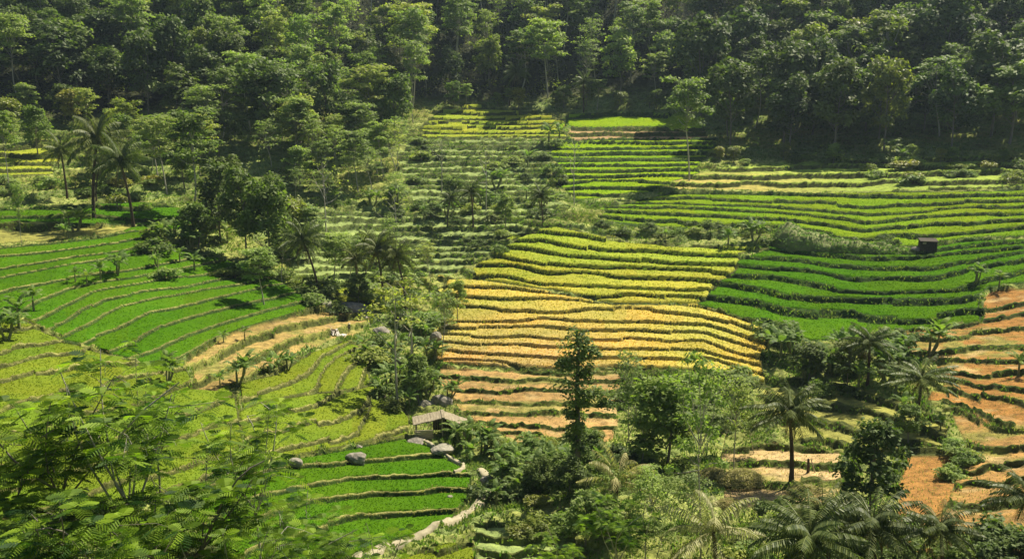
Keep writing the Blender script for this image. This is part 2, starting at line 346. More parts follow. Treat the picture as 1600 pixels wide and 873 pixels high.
cropm = tread_m * (HC > 0) * sm((EDGE - 1.5) / 2.0)
bund_m = on_tread * (FR < BU)
ZZ += HC * cropm * (1 + .16 * N1(XX * 3.1, YY * 3.1) + .08 * N2(XX * .8, YY * .8))
ZZ += 0.10 * bund_m
rough = (1 - np.clip(cropm + tread_m * (BID >= 0) * .8, 0, 1))
ZZ += rough * (0.22 * N3(XX * 1.1, YY * 1.1) + 0.12 * N1(XX * 2.7, YY * 2.7)) * np.minimum(WEED, 1.4) * (YY > 40)
weedy = np.isin(BID, [i for i, b in enumerate(BLOCKS) if b['soil'] in ('weedy',)]) | (BID < 0)
ZZ += weedy * .3 * np.abs(N2(XX * .7, YY * .7)) * (1 - forest_w)
UF, VF = proj(XX, YY, ZZ)

# colours
GC = np.zeros(L.shape + (3,))
GC[:] = SOIL['bank']
nn = np.clip(.5 + .9 * fbm(XX, YY, 6, N4), 0, 1)[..., None]
GC = GC * (1 - nn) + np.array(SOIL['weedy']) * nn
nn2 = np.clip((fbm(XX, YY, 14, N3) - .15) * 3, 0, .7)[..., None]
GC = GC * (1 - nn2) + np.array(SOIL['khaki']) * nn2
tdef = (tread_m * (BID < 0))[..., None]
GC = GC * (1 - tdef * .75) + np.array((.25,.27,.075)) * tdef * .75 * (.7 + .6 * nn)
for bi, b in enumerate(BLOCKS):
    m = BID == bi
    if not m.any(): continue
    tm = (tread_m[m] if not b['crop'] else cropm[m] * 0)[:, None]
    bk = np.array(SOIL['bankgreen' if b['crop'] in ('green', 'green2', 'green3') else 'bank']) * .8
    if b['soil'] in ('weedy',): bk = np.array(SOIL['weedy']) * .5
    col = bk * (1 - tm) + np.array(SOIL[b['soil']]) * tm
    if b['soil'] in ('ochre', 'ochre2', 'orange', 'stubble', 'tan'):
        x_, y_ = XX[m], YY[m]
        k = np.clip(fbm(x_, y_, 4, N2) * 2.2 - .25 + .5 * (TINT[m] > .55), 0, .75)[:, None]
        col = col * (1 - k) + np.array((.17, .185, .045)) * k
        k = np.clip(fbm(x_, y_, 2.2, N3) * 2.5 - .5, 0, .8)[:, None] * tm
        col = col * (1 - k) + np.array((.38, .27, .12)) * k
        col = col * (1 + .25 * fbm(x_, y_, 9, N1)[:, None])
    if b['soil'] == 'strip':
        k = (np.clip((1330 - UU[m]) / 160, 0, 1) * np.clip((VV[m] - 262) / 12, 0, 1))[:, None] * tm
        col = col * (1 - k) + np.array((.36, .31, .08)) * k
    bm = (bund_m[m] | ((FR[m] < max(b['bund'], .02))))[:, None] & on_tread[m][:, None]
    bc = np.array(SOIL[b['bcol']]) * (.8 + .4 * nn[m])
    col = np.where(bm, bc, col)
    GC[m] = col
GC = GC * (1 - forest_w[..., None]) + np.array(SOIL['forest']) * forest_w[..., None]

CC3 = np.zeros(L.shape + (3,))
for bi, b in enumerate(BLOCKS):
    m = BID == bi
    if not m.any() or not b['crop']: continue
    c = np.array(CROP[b['crop']])[None] * np.ones((m.sum(), 3))
    if b['name'] == 'gold_spur':       # drier and tanner towards the lower left
        k = np.clip((VV[m] - 470) / 90, 0, 1) * np.clip((1040 - UU[m]) / 160, 0, 1)
        c = c * (1 - k[:, None]) + np.array((.45,.31,.11)) * k[:, None]
    if b['name'] == 'lime_spur':
        k = np.clip((VV[m] - 385) / 70, 0, 1) * .7
        c = c * (1 - k[:, None]) + np.array((.42,.36,.06)) * k[:, None]
    t = TINT[m][:, None]
    c = c * (1 + .10 * t + .10 * fbm(XX[m], YY[m], 5, N2)[:, None])
    c[:, 0] *= 1 + .09 * N3(XX[m] / 6, YY[m] / 6) + .07 * np.sin(TINT[m] * 7)
    CC3[m] = np.clip(c, 0.003, .7)
GC *= (1 + .12 * TINT[..., None] * (BID >= 0)[..., None])
class Ground:
    def z(s, x, y):
        i = np.clip(np.searchsorted(Ys, y), 1, len(Ys) - 1); c = x / y / 1.02
        j = np.clip(np.searchsorted(c_, c), 1, len(c_) - 1)
        fy = (y - Ys[i - 1]) / (Ys[i] - Ys[i - 1]); fx = (c - c_[j - 1]) / (c_[j] - c_[j - 1])
        fy = min(max(fy, 0), 1); fx = min(max(fx, 0), 1)
        return float((ZZ[i-1, j-1] * (1-fx) + ZZ[i-1, j] * fx) * (1-fy) + (ZZ[i, j-1] * (1-fx) + ZZ[i, j] * fx) * fy)
    def at(s, u, v):
        """ground point seen at a photograph pixel (the nearest one when several line up)"""
        j0 = int(np.argmin(np.abs(UF[len(Ys) // 2] - u)))
        col = VF[:, j0]
        run = np.minimum.accumulate(col)
        i = int(np.argmax(run <= v)) if (run <= v).any() else len(Ys) - 1
        y = Ys[i]; k = int(np.argmin(np.abs(UF[i] - u)))
        x = XX[i, k]
        return x, y, s.z(x, y)
GR = Ground()

# ------------------------------------------------------------------ materials
def mat_new(name):
    m = bpy.data.materials.new(name); m.use_nodes = True
    return m, m.node_tree.nodes, m.node_tree.links
def node(N, t, **kw):
    n = N.new(t)
    for k, v in kw.items(): setattr(n, k, v)
    return n
def noise(N, Lk, scale, detail=4, vec=None, rough=.6):
    n = node(N, 'ShaderNodeTexNoise'); n.inputs['Scale'].default_value = scale; n.inputs['Detail'].default_value = detail
    n.inputs['Roughness'].default_value = rough
    if vec is not None: Lk.new(vec, n.inputs['Vector'])
    return n.outputs['Fac']
def ramp(N, Lk, fac, stops):
    r = node(N, 'ShaderNodeValToRGB'); e = r.color_ramp.elements
    while len(e) < len(stops): e.new(.5)
    for i, (p, c) in enumerate(stops): e[i].position = p; e[i].color = (*c, 1) if len(c) == 3 else c
    Lk.new(fac, r.inputs[0]); return r.outputs[0]
def mix(N, Lk, a, b, fac, mode='MIX'):
    n = node(N, 'ShaderNodeMix', data_type='RGBA', blend_type=mode)
    for sock, val in ((0, fac), (6, a), (7, b)):
        if hasattr(val, 'links'): Lk.new(val, n.inputs[sock])
        elif sock == 0: n.inputs[0].default_value = val
        else: n.inputs[sock].default_value = (*val, 1)
    return n.outputs[2]
def math_n(N, Lk, op, a, b):
    n = node(N, 'ShaderNodeMath', operation=op)
    for i, v in enumerate((a, b)):
        if hasattr(v, 'links'): Lk.new(v, n.inputs[i])
        else: n.inputs[i].default_value = v
    return n.outputs[0]
GEO = lambda N: node(N, 'ShaderNodeNewGeometry').outputs['Position']

def ground_mat():
    m, N, Lk = mat_new("ground_earth")
    b = N['Principled BSDF']; b.inputs['Roughness'].default_value = .95; b.inputs['Specular IOR Level'].default_value = .1
    at = node(N, 'ShaderNodeAttribute', attribute_name='zone')
    p = GEO(N)
    f = noise(N, Lk, .9, 8, p, .7)
    c = mix(N, Lk, at.outputs['Color'], ramp(N, Lk, f, [(.3, (.35,.35,.33)), (.5, (1,1,1)), (.72, (1.5,1.45,1.3))]), 1.0, 'MULTIPLY')
    f2 = noise(N, Lk, 7, 4, p, .7)
    c = mix(N, Lk, c, ramp(N, Lk, f2, [(.3, (.6,.62,.55)), (.7, (1.35,1.32,1.3))]), .8, 'MULTIPLY')
    Lk.new(c, b.inputs['Base Color'])
    bp = node(N, 'ShaderNodeBump'); bp.inputs['Strength'].default_value = .8; bp.inputs['Distance'].default_value = .25
    Lk.new(noise(N, Lk, 3.5, 6, p, .7), bp.inputs['Height']); Lk.new(bp.outputs[0], b.inputs['Normal'])
    return m

def crop_mat(name, transl=0.0, rough_amp=1.0):
    """rice: the colour of each plot comes from the field, broken up by tufts and patches"""
    m, N, Lk = mat_new(name)
    out = N['Material Output']; b = N['Principled BSDF']; b.inputs['Roughness'].default_value = .9; b.inputs['Specular IOR Level'].default_value = 0.0
    p = GEO(N)
    at = node(N, 'ShaderNodeAttribute', attribute_name='zone')
    c = mix(N, Lk, at.outputs['Color'], ramp(N, Lk, noise(N, Lk, .5, 6, p, .7), [(.32, (.84,.88,.9)), (.5, (1,1,1)), (.7, (1.16,1.08,1.05))]), 1.0, 'MULTIPLY')
    c = mix(N, Lk, c, ramp(N, Lk, noise(N, Lk, 6, 5, p, .8), [(.34, (.62,.66,.62)), (.66, (1.3,1.28,1.2))]), .42, 'MULTIPLY')
    Lk.new(c, b.inputs['Base Color'])
    if transl:
        tr = node(N, 'ShaderNodeBsdfTranslucent'); Lk.new(mix(N, Lk, c, (1.3, 1.4, .6), 1.0, 'MULTIPLY'), tr.inputs['Color'])
        ms = node(N, 'ShaderNodeMixShader'); ms.inputs[0].default_value = transl
        Lk.new(b.outputs[0], ms.inputs[1]); Lk.new(tr.outputs[0], ms.inputs[2]); Lk.new(ms.outputs[0], out.inputs['Surface'])
    else:
        bp = node(N, 'ShaderNodeBump'); bp.inputs['Strength'].default_value = .8; bp.inputs['Distance'].default_value = .15
        Lk.new(noise(N, Lk, 8, 5, p, .8), bp.inputs['Height']); Lk.new(bp.outputs[0], b.inputs['Normal'])
    return m

def leaf_mat(name, col, col2, transl=.4, rough=.5, hue=.5, spec=.35):
    """thin leaves: colour varies from leaf to leaf and from plant to plant"""
    m, N, Lk = mat_new(name)
    out = N['Material Output']; b = N['Principled BSDF']; b.inputs['Roughness'].default_value = rough; b.inputs['Specular IOR Level'].default_value = spec
    at = node(N, 'ShaderNodeAttribute', attribute_name='leafvar')
    oi = node(N, 'ShaderNodeObjectInfo')
    c = mix(N, Lk, col, col2, at.outputs['Fac'])
    t = math_n(N, Lk, 'MULTIPLY', oi.outputs['Random'], hue)
    r = ramp(N, Lk, oi.outputs['Random'], [(0, (.45,.55,.7)), (.25, (1,1,1)), (.45, (.6,.75,.7)), (.65, (1.7,1.35,.8)), (.82, (.8,1.0,.85)), (1, (1.5,1.5,1.1))])
    c = mix(N, Lk, c, r, hue, 'MULTIPLY')
    Lk.new(c, b.inputs['Base Color'])
    tr = node(N, 'ShaderNodeBsdfTranslucent')
    c3 = mix(N, Lk, c, (1.25, 1.5, .55), 1.0, 'MULTIPLY'); Lk.new(c3, tr.inputs['Color'])
    ms = node(N, 'ShaderNodeMixShader'); ms.inputs[0].default_value = transl
    Lk.new(b.outputs[0], ms.inputs[1]); Lk.new(tr.outputs[0], ms.inputs[2]); Lk.new(ms.outputs[0], out.inputs['Surface'])
    return m

def plain_mat(name, c1, c2, scale=3, rough=.85, bump=.4, stretch=(1,1,1)):
    m, N, Lk = mat_new(name)
    b = N['Principled BSDF']; b.inputs['Roughness'].default_value = rough; b.inputs['Specular IOR Level'].default_value = .2
    tc = node(N, 'ShaderNodeTexCoord')
    st = node(N, 'ShaderNodeVectorMath', operation='MULTIPLY'); Lk.new(tc.outputs['Object'], st.inputs[0]); st.inputs[1].default_value = stretch
    f = noise(N, Lk, scale, 6, st.outputs[0], .7)
    Lk.new(ramp(N, Lk, f, [(.3, c1), (.7, c2)]), b.inputs['Base Color'])
    bp = node(N, 'ShaderNodeBump'); bp.inputs['Strength'].default_value = bump; bp.inputs['Distance'].default_value = .08
    Lk.new(f, bp.inputs['Height']); Lk.new(bp.outputs[0], b.inputs['Normal'])
    return m

M = {
 'ground': ground_mat(),
 'rice': crop_mat('rice_canopy'), 'rice_blade': crop_mat('rice_blades', .4),
 'leaf_dark': leaf_mat('dark_leaves', (.040,.065,.012), (.13,.175,.035), .32, .6, .5, .2),
 'leaf_mid': leaf_mat('green_leaves', (.07,.11,.018), (.22,.28,.055), .42, .6, .5, .2),
 'leaf_light': leaf_mat('light_leaves', (.13,.185,.045), (.32,.37,.11), .45, .6, .5, .2),
 'leaf_yellow': leaf_mat('yellowish_leaves', (.12,.15,.025), (.28,.28,.05), .4),
 'leaf_near': leaf_mat('near_leaves', (.022,.065,.008), (.25,.36,.025), .45, .6, .4, .15),
 'leaf_palm': leaf_mat('palm_leaves', (.04,.065,.016), (.16,.18,.05), .34, .5, .4, .2),
 'leaf_pale': leaf_mat('pale_palm_leaves', (.20,.21,.09), (.45,.42,.24), .3, .5, .3, .2),
 'leaf_banana': leaf_mat('banana_leaves', (.07,.12,.025), (.22,.29,.08), .4, .55, .4, .12),
 'leaf_ivy': leaf_mat('ivy_leaves', (.045,.085,.015), (.24,.30,.07), .38, .6, .3, .2),
 'dead': leaf_mat('dead_fronds', (.10,.07,.035), (.26,.19,.10), .2, .8, .3, .1),
 'weed': leaf_mat('weed_blades', (.10,.14,.03), (.25,.28,.09), .4, .7, 0, .1),
 'weed_green': leaf_mat('green_weed_blades', (.06,.13,.02), (.17,.26,.05), .4, .7, 0, .1),
 'straw': leaf_mat('dry_blades', (.24,.21,.08), (.42,.38,.18), .35, .8, 0, .1),
 'bark': plain_mat('grey_bark', (.10,.085,.065), (.24,.21,.17), 4, stretch=(1,1,.3)),
 'bark_pale': plain_mat('pale_bark', (.24,.22,.17), (.45,.42,.34), 4, stretch=(1,1,.3)),
 'bark_dark': plain_mat('dark_bark', (.035,.025,.018), (.10,.07,.045), 5, stretch=(1,1,3)),
 'stem': plain_mat('plant_stem', (.10,.12,.04), (.26,.25,.10), 5, stretch=(1,1,.3)),
 'rock': plain_mat('grey_rock', (.07,.075,.045), (.36,.31,.26), 2.2, bump=1.0),
 'rock_pale': plain_mat('pale_rock', (.11,.11,.07), (.38,.34,.27), 2.2, bump=1.0),
 'thatch': plain_mat('weathered_thatch', (.14,.115,.07), (.34,.29,.20), 5, bump=.8, stretch=(1,.2,1)),
 'board': plain_mat('weathered_boards', (.22,.18,.12), (.48,.42,.30), 4, bump=.6, stretch=(.3,4,4)),
 'dark_board': plain_mat('dark_boards', (.02,.016,.012), (.07,.055,.04), 4, bump=.6),
 'path': plain_mat('trodden_earth', (.22,.19,.11), (.42,.37,.25), 1.5),
 'dry': plain_mat('dry_grass_heap', (.34,.27,.13), (.60,.50,.28), 6, bump=1.0),
 'skin': plain_mat('skin', (.22,.12,.07), (.26,.15,.09), 2),
 'cloth_dark': plain_mat('dark_cloth', (.02,.02,.03), (.05,.05,.06), 3),
 'cloth_brown': plain_mat('brown_cloth', (.08,.06,.03), (.14,.10,.06), 3),
 'hair': plain_mat('black_hair', (.008,.007,.006), (.02,.018,.015), 9),
 'straw_hat': plain_mat('straw_hat', (.45,.36,.20), (.60,.50,.30), 9),
 'sheet': plain_mat('pale_sheet', (.40,.36,.31), (.58,.53,.47), 2),
}

# ------------------------------------------------------------------ mesh helpers
def mesh_np(name, V, F, mat, var=None, smooth=False):
    V = np.asarray(V, np.float32); F = np.asarray(F, np.int32); k = F.shape[1]
    me = bpy.data.meshes.new(name)
    me.vertices.add(len(V)); me.vertices.foreach_set('co', V.ravel())
    me.loops.add(F.size); me.loops.foreach_set('vertex_index', F.ravel())
    me.polygons.add(len(F)); me.polygons.foreach_set('loop_start', np.arange(len(F), dtype=np.int32) * k)
    me.polygons.foreach_set('use_smooth', np.full(len(F), smooth))
    if mat: me.materials.append(mat)
    if var is not None:
        a = me.attributes.new('leafvar', 'FLOAT', 'FACE'); a.data.foreach_set('value', np.asarray(var, np.float32))
    me.update(calc_edges=True)
    return me
def link(name, data, parent=None):
    o = bpy.data.objects.new(name, data); COL.objects.link(o)
    if parent: o.parent = parent
    return o
def tag(o, label=None, cat=None, group=None, kind=None):
    for k, v in (('label', label), ('category', cat), ('group', group), ('kind', kind)):
        if v: o[k] = v
    return o
def join(parts):
    """[(V, F, var)] -> one (V, F, var)"""
    Vs, Fs, Rs = [], [], []; n = 0
    for p in parts:
        V, F = np.asarray(p[0], float), np.asarray(p[1])
        Vs.append(V); Fs.append(F + n); n += len(V)
        Rs.append(p[2] if len(p) > 2 and p[2] is not None else np.full(len(F), .5))
    return np.concatenate(Vs), np.concatenate(Fs), np.concatenate(Rs)

def tube(pts, rad, sides=6):
    pts = np.asarray(pts, float); n = len(pts); rad = np.asarray(rad, float)
    tan = np.gradient(pts, axis=0); tan /= np.linalg.norm(tan, axis=1)[:, None] + 1e-9
    V = []
    for i in range(n):
        a = np.array([1., 0, 0]) if abs(tan[i][0]) < .8 else np.array([0, 1., 0])
        e1 = np.cross(tan[i], a); e1 /= np.linalg.norm(e1); e2 = np.cross(tan[i], e1)
        for k in range(sides):
            th = 2 * math.pi * k / sides
            V.append(pts[i] + rad[i] * (math.cos(th) * e1 + math.sin(th) * e2))
    F = [(i * sides + k, i * sides + (k + 1) % sides, (i + 1) * sides + (k + 1) % sides, (i + 1) * sides + k) for i in range(n - 1) for k in range(sides)]
    return np.array(V), np.array(F)

def leaves(P, size, outward=None, up=.6, R=None, aspect=.55):
    """one bent-free quad leaf or leaf spray per point"""
    n = len(P); R = R or rng
    nrm = R.normal(size=(n, 3)); nrm /= np.linalg.norm(nrm, axis=1)[:, None]
    if outward is not None: nrm = nrm * .7 + outward * .6
    nrm[:, 2] = np.abs(nrm[:, 2]) + up
    nrm /= np.linalg.norm(nrm, axis=1)[:, None]
    a = np.cross(nrm, R.normal(size=(n, 3))); a /= np.linalg.norm(a, axis=1)[:, None] + 1e-9
    b = np.cross(nrm, a)
    s = (size * R.uniform(.6, 1.35, n))[:, None]
    V = np.stack([P - a * s, P - b * s * aspect - a * s * .1, P + a * s, P + b * s * aspect + a * s * .15], 1).reshape(-1, 3)
    F = np.arange(4 * n).reshape(n, 4)
    return V, F, np.clip(R.random(n) * .75 + .25 * R.random(), 0, 1)

def clump(c, r, n, size, R, flat=1.0, shell=.55, up=.5):
    d = R.normal(size=(n, 3)); d /= np.linalg.norm(d, axis=1)[:, None]
    rr = (shell + (1 - shell) * R.random(n)) ** .8
    low = d[:, 2] < -.35; d[low, 2] *= -.5
    P = np.array(c) + d * rr[:, None] * np.array([r, r, r * flat])
    P += R.normal(size=(n, 3)) * r * .10
    V, F, v = leaves(P, size, d, up, R)
    return V, F, np.clip(v + R.uniform(-.25, .25), 0, 1)

def limb(p0, p1, r0, r1, R, bend=.12, n=5, sides=5):
    p0, p1 = np.array(p0, float), np.array(p1, float)
    t = np.linspace(0, 1, n)[:, None]; L_ = np.linalg.norm(p1 - p0)
    w = R.normal(size=(1, 3)) * bend * L_ * np.sin(t * math.pi)
    return tube(p0 + (p1 - p0) * t + w, np.linspace(r0, r1, n), sides)

def broadleaf(seed, h=14, cr=4.5, n=2600, size=.42, clumps=22, trunk_share=.4, flat=.8, trunk_r=.22):
    R = np.random.default_rng(seed); W = []; Lf = []
    W.append(limb((0, 0, -.6), (R.normal() * .4, R.normal() * .4, h * .75), trunk_r, trunk_r * .35, R, .03, 7, 7))
    base = h * trunk_share
    for k in range(clumps):
        f = (k + .5) / clumps
        zc = base + (h - base) * (f ** .8) * .93
        prof = math.sin(math.pi * min(1, max(.12, (zc - base) / (h - base) * .86 + .14))) ** .6
        a = k * 2.4 + R.uniform(-.5, .5); d = cr * prof * R.uniform(.35, .95)
        c = (math.cos(a) * d, math.sin(a) * d, zc + R.uniform(-.6, .6))
        r = cr * R.uniform(.20, .50)
        Lf.append(clump(c, r, int(n / clumps * (r / (cr * .36)) ** 2), size, R, flat * R.uniform(.7, 1.1)))
        if k % 2 == 0: W.append(limb((0, 0, max(zc - cr * .6, base * .8)), c, trunk_r * .35, .03, R, .1, 4, 4))
    return join(W), join(Lf)

def albizia(seed, h=16, cr=5, n=2600, size=.36, tiers=15, trunk_r=.18, lean=.6):
    """tall pale trunk that forks into flat spreading feathery tiers"""
    R = np.random.default_rng(seed); W = []; Lf = []
    fork = h * R.uniform(.42, .55); top = np.array([R.normal() * lean, R.normal() * lean, fork])
    W.append(limb((0, 0, -.6), top, trunk_r, trunk_r * .7, R, .03, 7, 7))
    for k in range(tiers):
        a = k * 2.4 + R.uniform(-.4, .4); f = (k + .5) / tiers
        zc = fork * .95 + (h - fork * .95) * f ** .7
        d = cr * R.uniform(.3, .95) * (1 - .45 * f)
        c = np.array([math.cos(a) * d, math.sin(a) * d, zc]) + top * [1, 1, 0]
        W.append(limb(top * [1, 1, R.uniform(.86, 1)] + [0, 0, max(0, (zc - fork) * .35)], c - [0, 0, .2], trunk_r * .4, .03, R, .10, 6, 4))
        r = cr * R.uniform(.28, .44)
        for q in range(2):
            cc = c + R.normal(size=3) * [r * .4, r * .4, .25]
            Lf.append(clump(cc, r, int(n / tiers / 2), size, R, R.uniform(.14, .26), .15, .9))
    return join(W), join(Lf)

def frond(base, az, elev, Ln, droop, R, nl=22, lw=.9, width=.055, twist=0):
    """feather-shaped palm leaf: arched rib with two combs of hanging leaflets"""
    t = np.linspace(0, 1, 12); hx = Ln * t
    ang = elev - droop * t ** 1.4
    seg = Ln / 11
    x = np.concatenate([[0], np.cumsum(np.cos(ang[:-1]) * seg)]); z = np.concatenate([[0], np.cumsum(np.sin(ang[:-1]) * seg)])
    d = np.array([math.cos(az), math.sin(az), 0]); side = np.array([-math.sin(az), math.cos(az), 0])
    P = np.array(base) + x[:, None] * d + z[:, None] * np.array([0, 0, 1.])
    parts = []
    rv, rf = tube(P, np.linspace(.05, .012, 12), 3); parts.append((rv, rf, np.full(len(rf), .95)))
    tt = np.linspace(.10, .99, nl)
    for sgn in (-1, 1):
        pb = np.stack([np.interp(tt, t, P[:, i]) for i in range(3)], 1)
        ll = lw * np.sin(math.pi * np.clip(tt * .86 + .12, 0, 1)) ** .5 * R.uniform(.85, 1.1, nl)
        hang = R.uniform(.35, .9, nl)[:, None]
        dirv = side * sgn * .75 + d * .5 + np.array([0, 0, -1.]) * hang
        dirv /= np.linalg.norm(dirv, axis=1)[:, None]
        wv = d * width
        mid = pb + dirv * ll[:, None] * .55; tip = pb + (dirv + [0, 0, -.35]) * ll[:, None] * .95
        V = np.stack([pb - wv * .5, pb + wv * .8, mid + wv * 1.0, mid - wv * .8, tip, tip + wv * .3], 1).reshape(-1, 3)
        b0 = np.arange(nl)[:, None] * 6
        F = np.concatenate([b0 + [0, 1, 2, 3], b0 + [3, 2, 5, 4]])
        parts.append((V, F, np.clip(R.normal(.45, .22, len(F)), 0, 1)))
    return join(parts)

def palm(seed, h=8, Lf=3.8, n=20, lean=.8, trunk_r=.16, nl=22, width=.06):
    R = np.random.default_rng(seed)
    az0 = R.uniform(0, 6.28); top = np.array([math.cos(az0) * lean, math.sin(az0) * lean, h])
    t = np.linspace(0, 1, 9)[:, None]
    pts = np.concatenate([top[:2] * t ** 1.7, top[2] * t], 1); pts[0, 2] = -.5
    rad = np.linspace(trunk_r * 1.3, trunk_r * .75, 9); rad[0] *= 1.3
    wood = tube(pts, rad, 8)
    parts = []
    for k in range(n):
        f = k / n; az = k * 2.39996 + R.uniform(-.2, .2)
        elev = 1.45 - 1.9 * f + R.uniform(-.15, .15)
        parts.append(frond(top + [0, 0, .1 - .25 * f], az, elev, Lf * R.uniform(.85, 1.1), R.uniform(1.1, 1.7) * (1 - .25 * f), R, nl, Lf * .22, width))
    dead = [frond(top - [0, 0, .2], R.uniform(0, 6.28), -1.0 - R.uniform(0, .35), Lf * .7, .25, R, 14, Lf * .13, .04) for _ in range(4)]
    nuts = []
    for k in range(7):
        a = k * .9; c = top + [math.cos(a) * .28, math.sin(a) * .28, -.3 - .1 * (k % 2)]
        V, F = tube([c + [0, 0, .13], c + [0, 0, .07], c - [0, 0, .07], c - [0, 0, .13]], [.03, .11, .11, .03], 6); nuts.append((V, F))
    return wood, join(parts), join(nuts), join(dead)

def banana(seed, h=3.2, n=8, Ll=1.9, stems=1):
    R = np.random.default_rng(seed); W = []; Lf = []
    for s_ in range(stems):
        o = np.array([R.normal() * .6 * (stems > 1), R.normal() * .6 * (stems > 1), 0]); hh = h * R.uniform(.75, 1.05)
        ps = hh * .55
        W.append(tube([o * .1 + [0, 0, -.3], o * .85 + [0, 0, ps * .5], o + [0, 0, ps]], [.13, .11, .06], 7))
        for k in range(n):
            az = k * 2.4 + R.uniform(-.3, .3); el = R.uniform(.35, 1.35); dr = R.uniform(1.0, 2.0); LL = Ll * R.uniform(.75, 1.15)
            m = 9; t = np.linspace(0, 1, m); ang = el - dr * t ** 1.5; sg = LL / (m - 1)
            x = np.concatenate([[0], np.cumsum(np.cos(ang[:-1]) * sg)]); z = np.concatenate([[0], np.cumsum(np.sin(ang[:-1]) * sg)])
            d = np.array([math.cos(az), math.sin(az), 0]); sd = np.array([-math.sin(az), math.cos(az), 0])
            P = o + [0, 0, ps * .95] + x[:, None] * d + z[:, None] * np.array([0, 0, 1.])
            wd_ = .30 * np.sin(math.pi * np.clip(t * .92 + .05, 0, 1)) ** .55 * (LL / 1.9)
            parts = []
            for sgn in (-1, 1):
                dip = R.uniform(.1, .55)
                for i in range(1, m - 1):   # torn segments
                    w0 = wd_[i] * R.uniform(.8, 1.1); w1 = wd_[i + 1] * R.uniform(.75, 1.05) if i < m - 2 else .03
                    dz_ = R.uniform(-.08, .04)
                    V = [P[i], P[i + 1], P[i + 1] + sd * sgn * w1 - [0, 0, dip * w1 - dz_] - d * .03, P[i] + sd * sgn * w0 - [0, 0, dip * w0 - dz_] + d * .02]
                    parts.append((np.array(V), np.array([[0, 1, 2, 3]])))
            V, F, _ = join(parts); Lf.append((V, F, np.clip(R.normal(.45, .25, len(F)), 0, 1)))
    return join(W), join(Lf)

def bush(seed, r=1.5, h=1.6, n=700, size=.16, k=9, feather=False):
    R = np.random.default_rng(seed); Lf = []; W = []
    for i in range(k):
        a = R.uniform(0, 6.28); d = r * math.sqrt(R.random()) * .75
        z = h * R.uniform(.3, .8) * (1 - .4 * d / r)
        c = (math.cos(a) * d, math.sin(a) * d, z)
        Lf.append(clump(c, r * R.uniform(.3, .5), n // k, size, R, R.uniform(.6, 1)))
        W.append(limb((0, 0, -.2), c, .05, .02, R, .1, 4, 4))
    return join(W), join(Lf)

def rosette(c, R, Ll=.55, n=8, pin=7, spread=.2):
    """star of twice-divided feather leaves at a twig tip"""
    parts = []
    for k in range(n):
        az = k * 6.283 / n + R.uniform(-.3, .3); el = spread + R.uniform(-.25, .35); LL = Ll * R.uniform(.7, 1.15)
        d = np.array([math.cos(az) * math.cos(el), math.sin(az) * math.cos(el), math.sin(el)]); sd = np.array([-math.sin(az), math.cos(az), 0])
        t = np.linspace(.22, 1, pin); fv = R.normal(.45, .32)
        pb = np.array(c) + d * LL * t[:, None] + np.array([0, 0, -1.]) * (t ** 2 * LL * .35)[:, None]
        for sgn in (-1, 1):
            ll = (LL * .42 * np.sin(math.pi * np.clip(t * .8 + .12, 0, 1)))[:, None]
            tip = pb + (sd * sgn * .9 + d * .45 + np.array([0, 0, -.25])) * ll
            w = d * LL * .038
            V = np.stack([pb - w, pb + w, tip + w * .9, tip - w * .6], 1).reshape(-1, 3)
            parts.append((V, np.arange(4 * pin).reshape(pin, 4), np.clip(fv + R.normal(0, .06, pin), 0, 1)))
    return join(parts)

def feather_tree(seed, h=7, cr=2.6, tips=110, Ll=.55, trunk_r=.09, fork=.5):
    R = np.random.default_rng(seed); W = []; Lf = []
    top = np.array([R.normal() * .25, R.normal() * .25, h * fork])
    W.append(limb((0, 0, -.4), top, trunk_r, trunk_r * .75, R, .03, 6, 7))
    nb = 7; per = tips // nb
    for b in range(nb):
        a = b * 2.4 + R.uniform(-.4, .4); rr = cr * R.uniform(.55, 1); e = top + np.array([math.cos(a) * rr, math.sin(a) * rr, (h - top[2]) * R.uniform(.35, 1)])
        W.append(limb(top - [0, 0, R.uniform(0, h * .12)], e, trunk_r * .6, .02, R, .10, 6, 5))
        for q in range(per):
            f = R.uniform(.3, 1.05); c0 = top + (e - top) * min(f, 1)
            c = c0 + R.normal(size=3) * [cr * .24, cr * .24, cr * .10]
            if q % 2 == 0: W.append(limb(c0, c, .018, .008, R, .1, 3, 3))
            Lf.append(rosette(c, R, Ll, R.integers(6, 9)))
    return join(W), join(Lf)

def boulder(seed, r=1.0, sq=(1, .8, .65)):
    import bmesh
    R = np.random.default_rng(seed); bm = bmesh.new(); bmesh.ops.create_icosphere(bm, subdivisions=4, radius=1)
    dirs = R.normal(size=(9, 3)); dirs /= np.linalg.norm(dirs, axis=1)[:, None]; cut = R.uniform(.62, .9, 9)
    for v in bm.verts:
        p = np.array(v.co)
        for d, c in zip(dirs, cut):
            k = p @ d
            if k > c: p = p - d * (k - c) * .85
        p = p * (1 + .05 * math.sin(p[0] * 7 + seed) * math.sin(p[1] * 6) + .03 * math.sin(p[2] * 15 + p[0] * 11))
        v.co = Vector(p * r * np.array(sq))
    me = bpy.data.meshes.new('rock'); bm.to_mesh(me); bm.free()
    for p in me.polygons: p.use_smooth = True
    return me

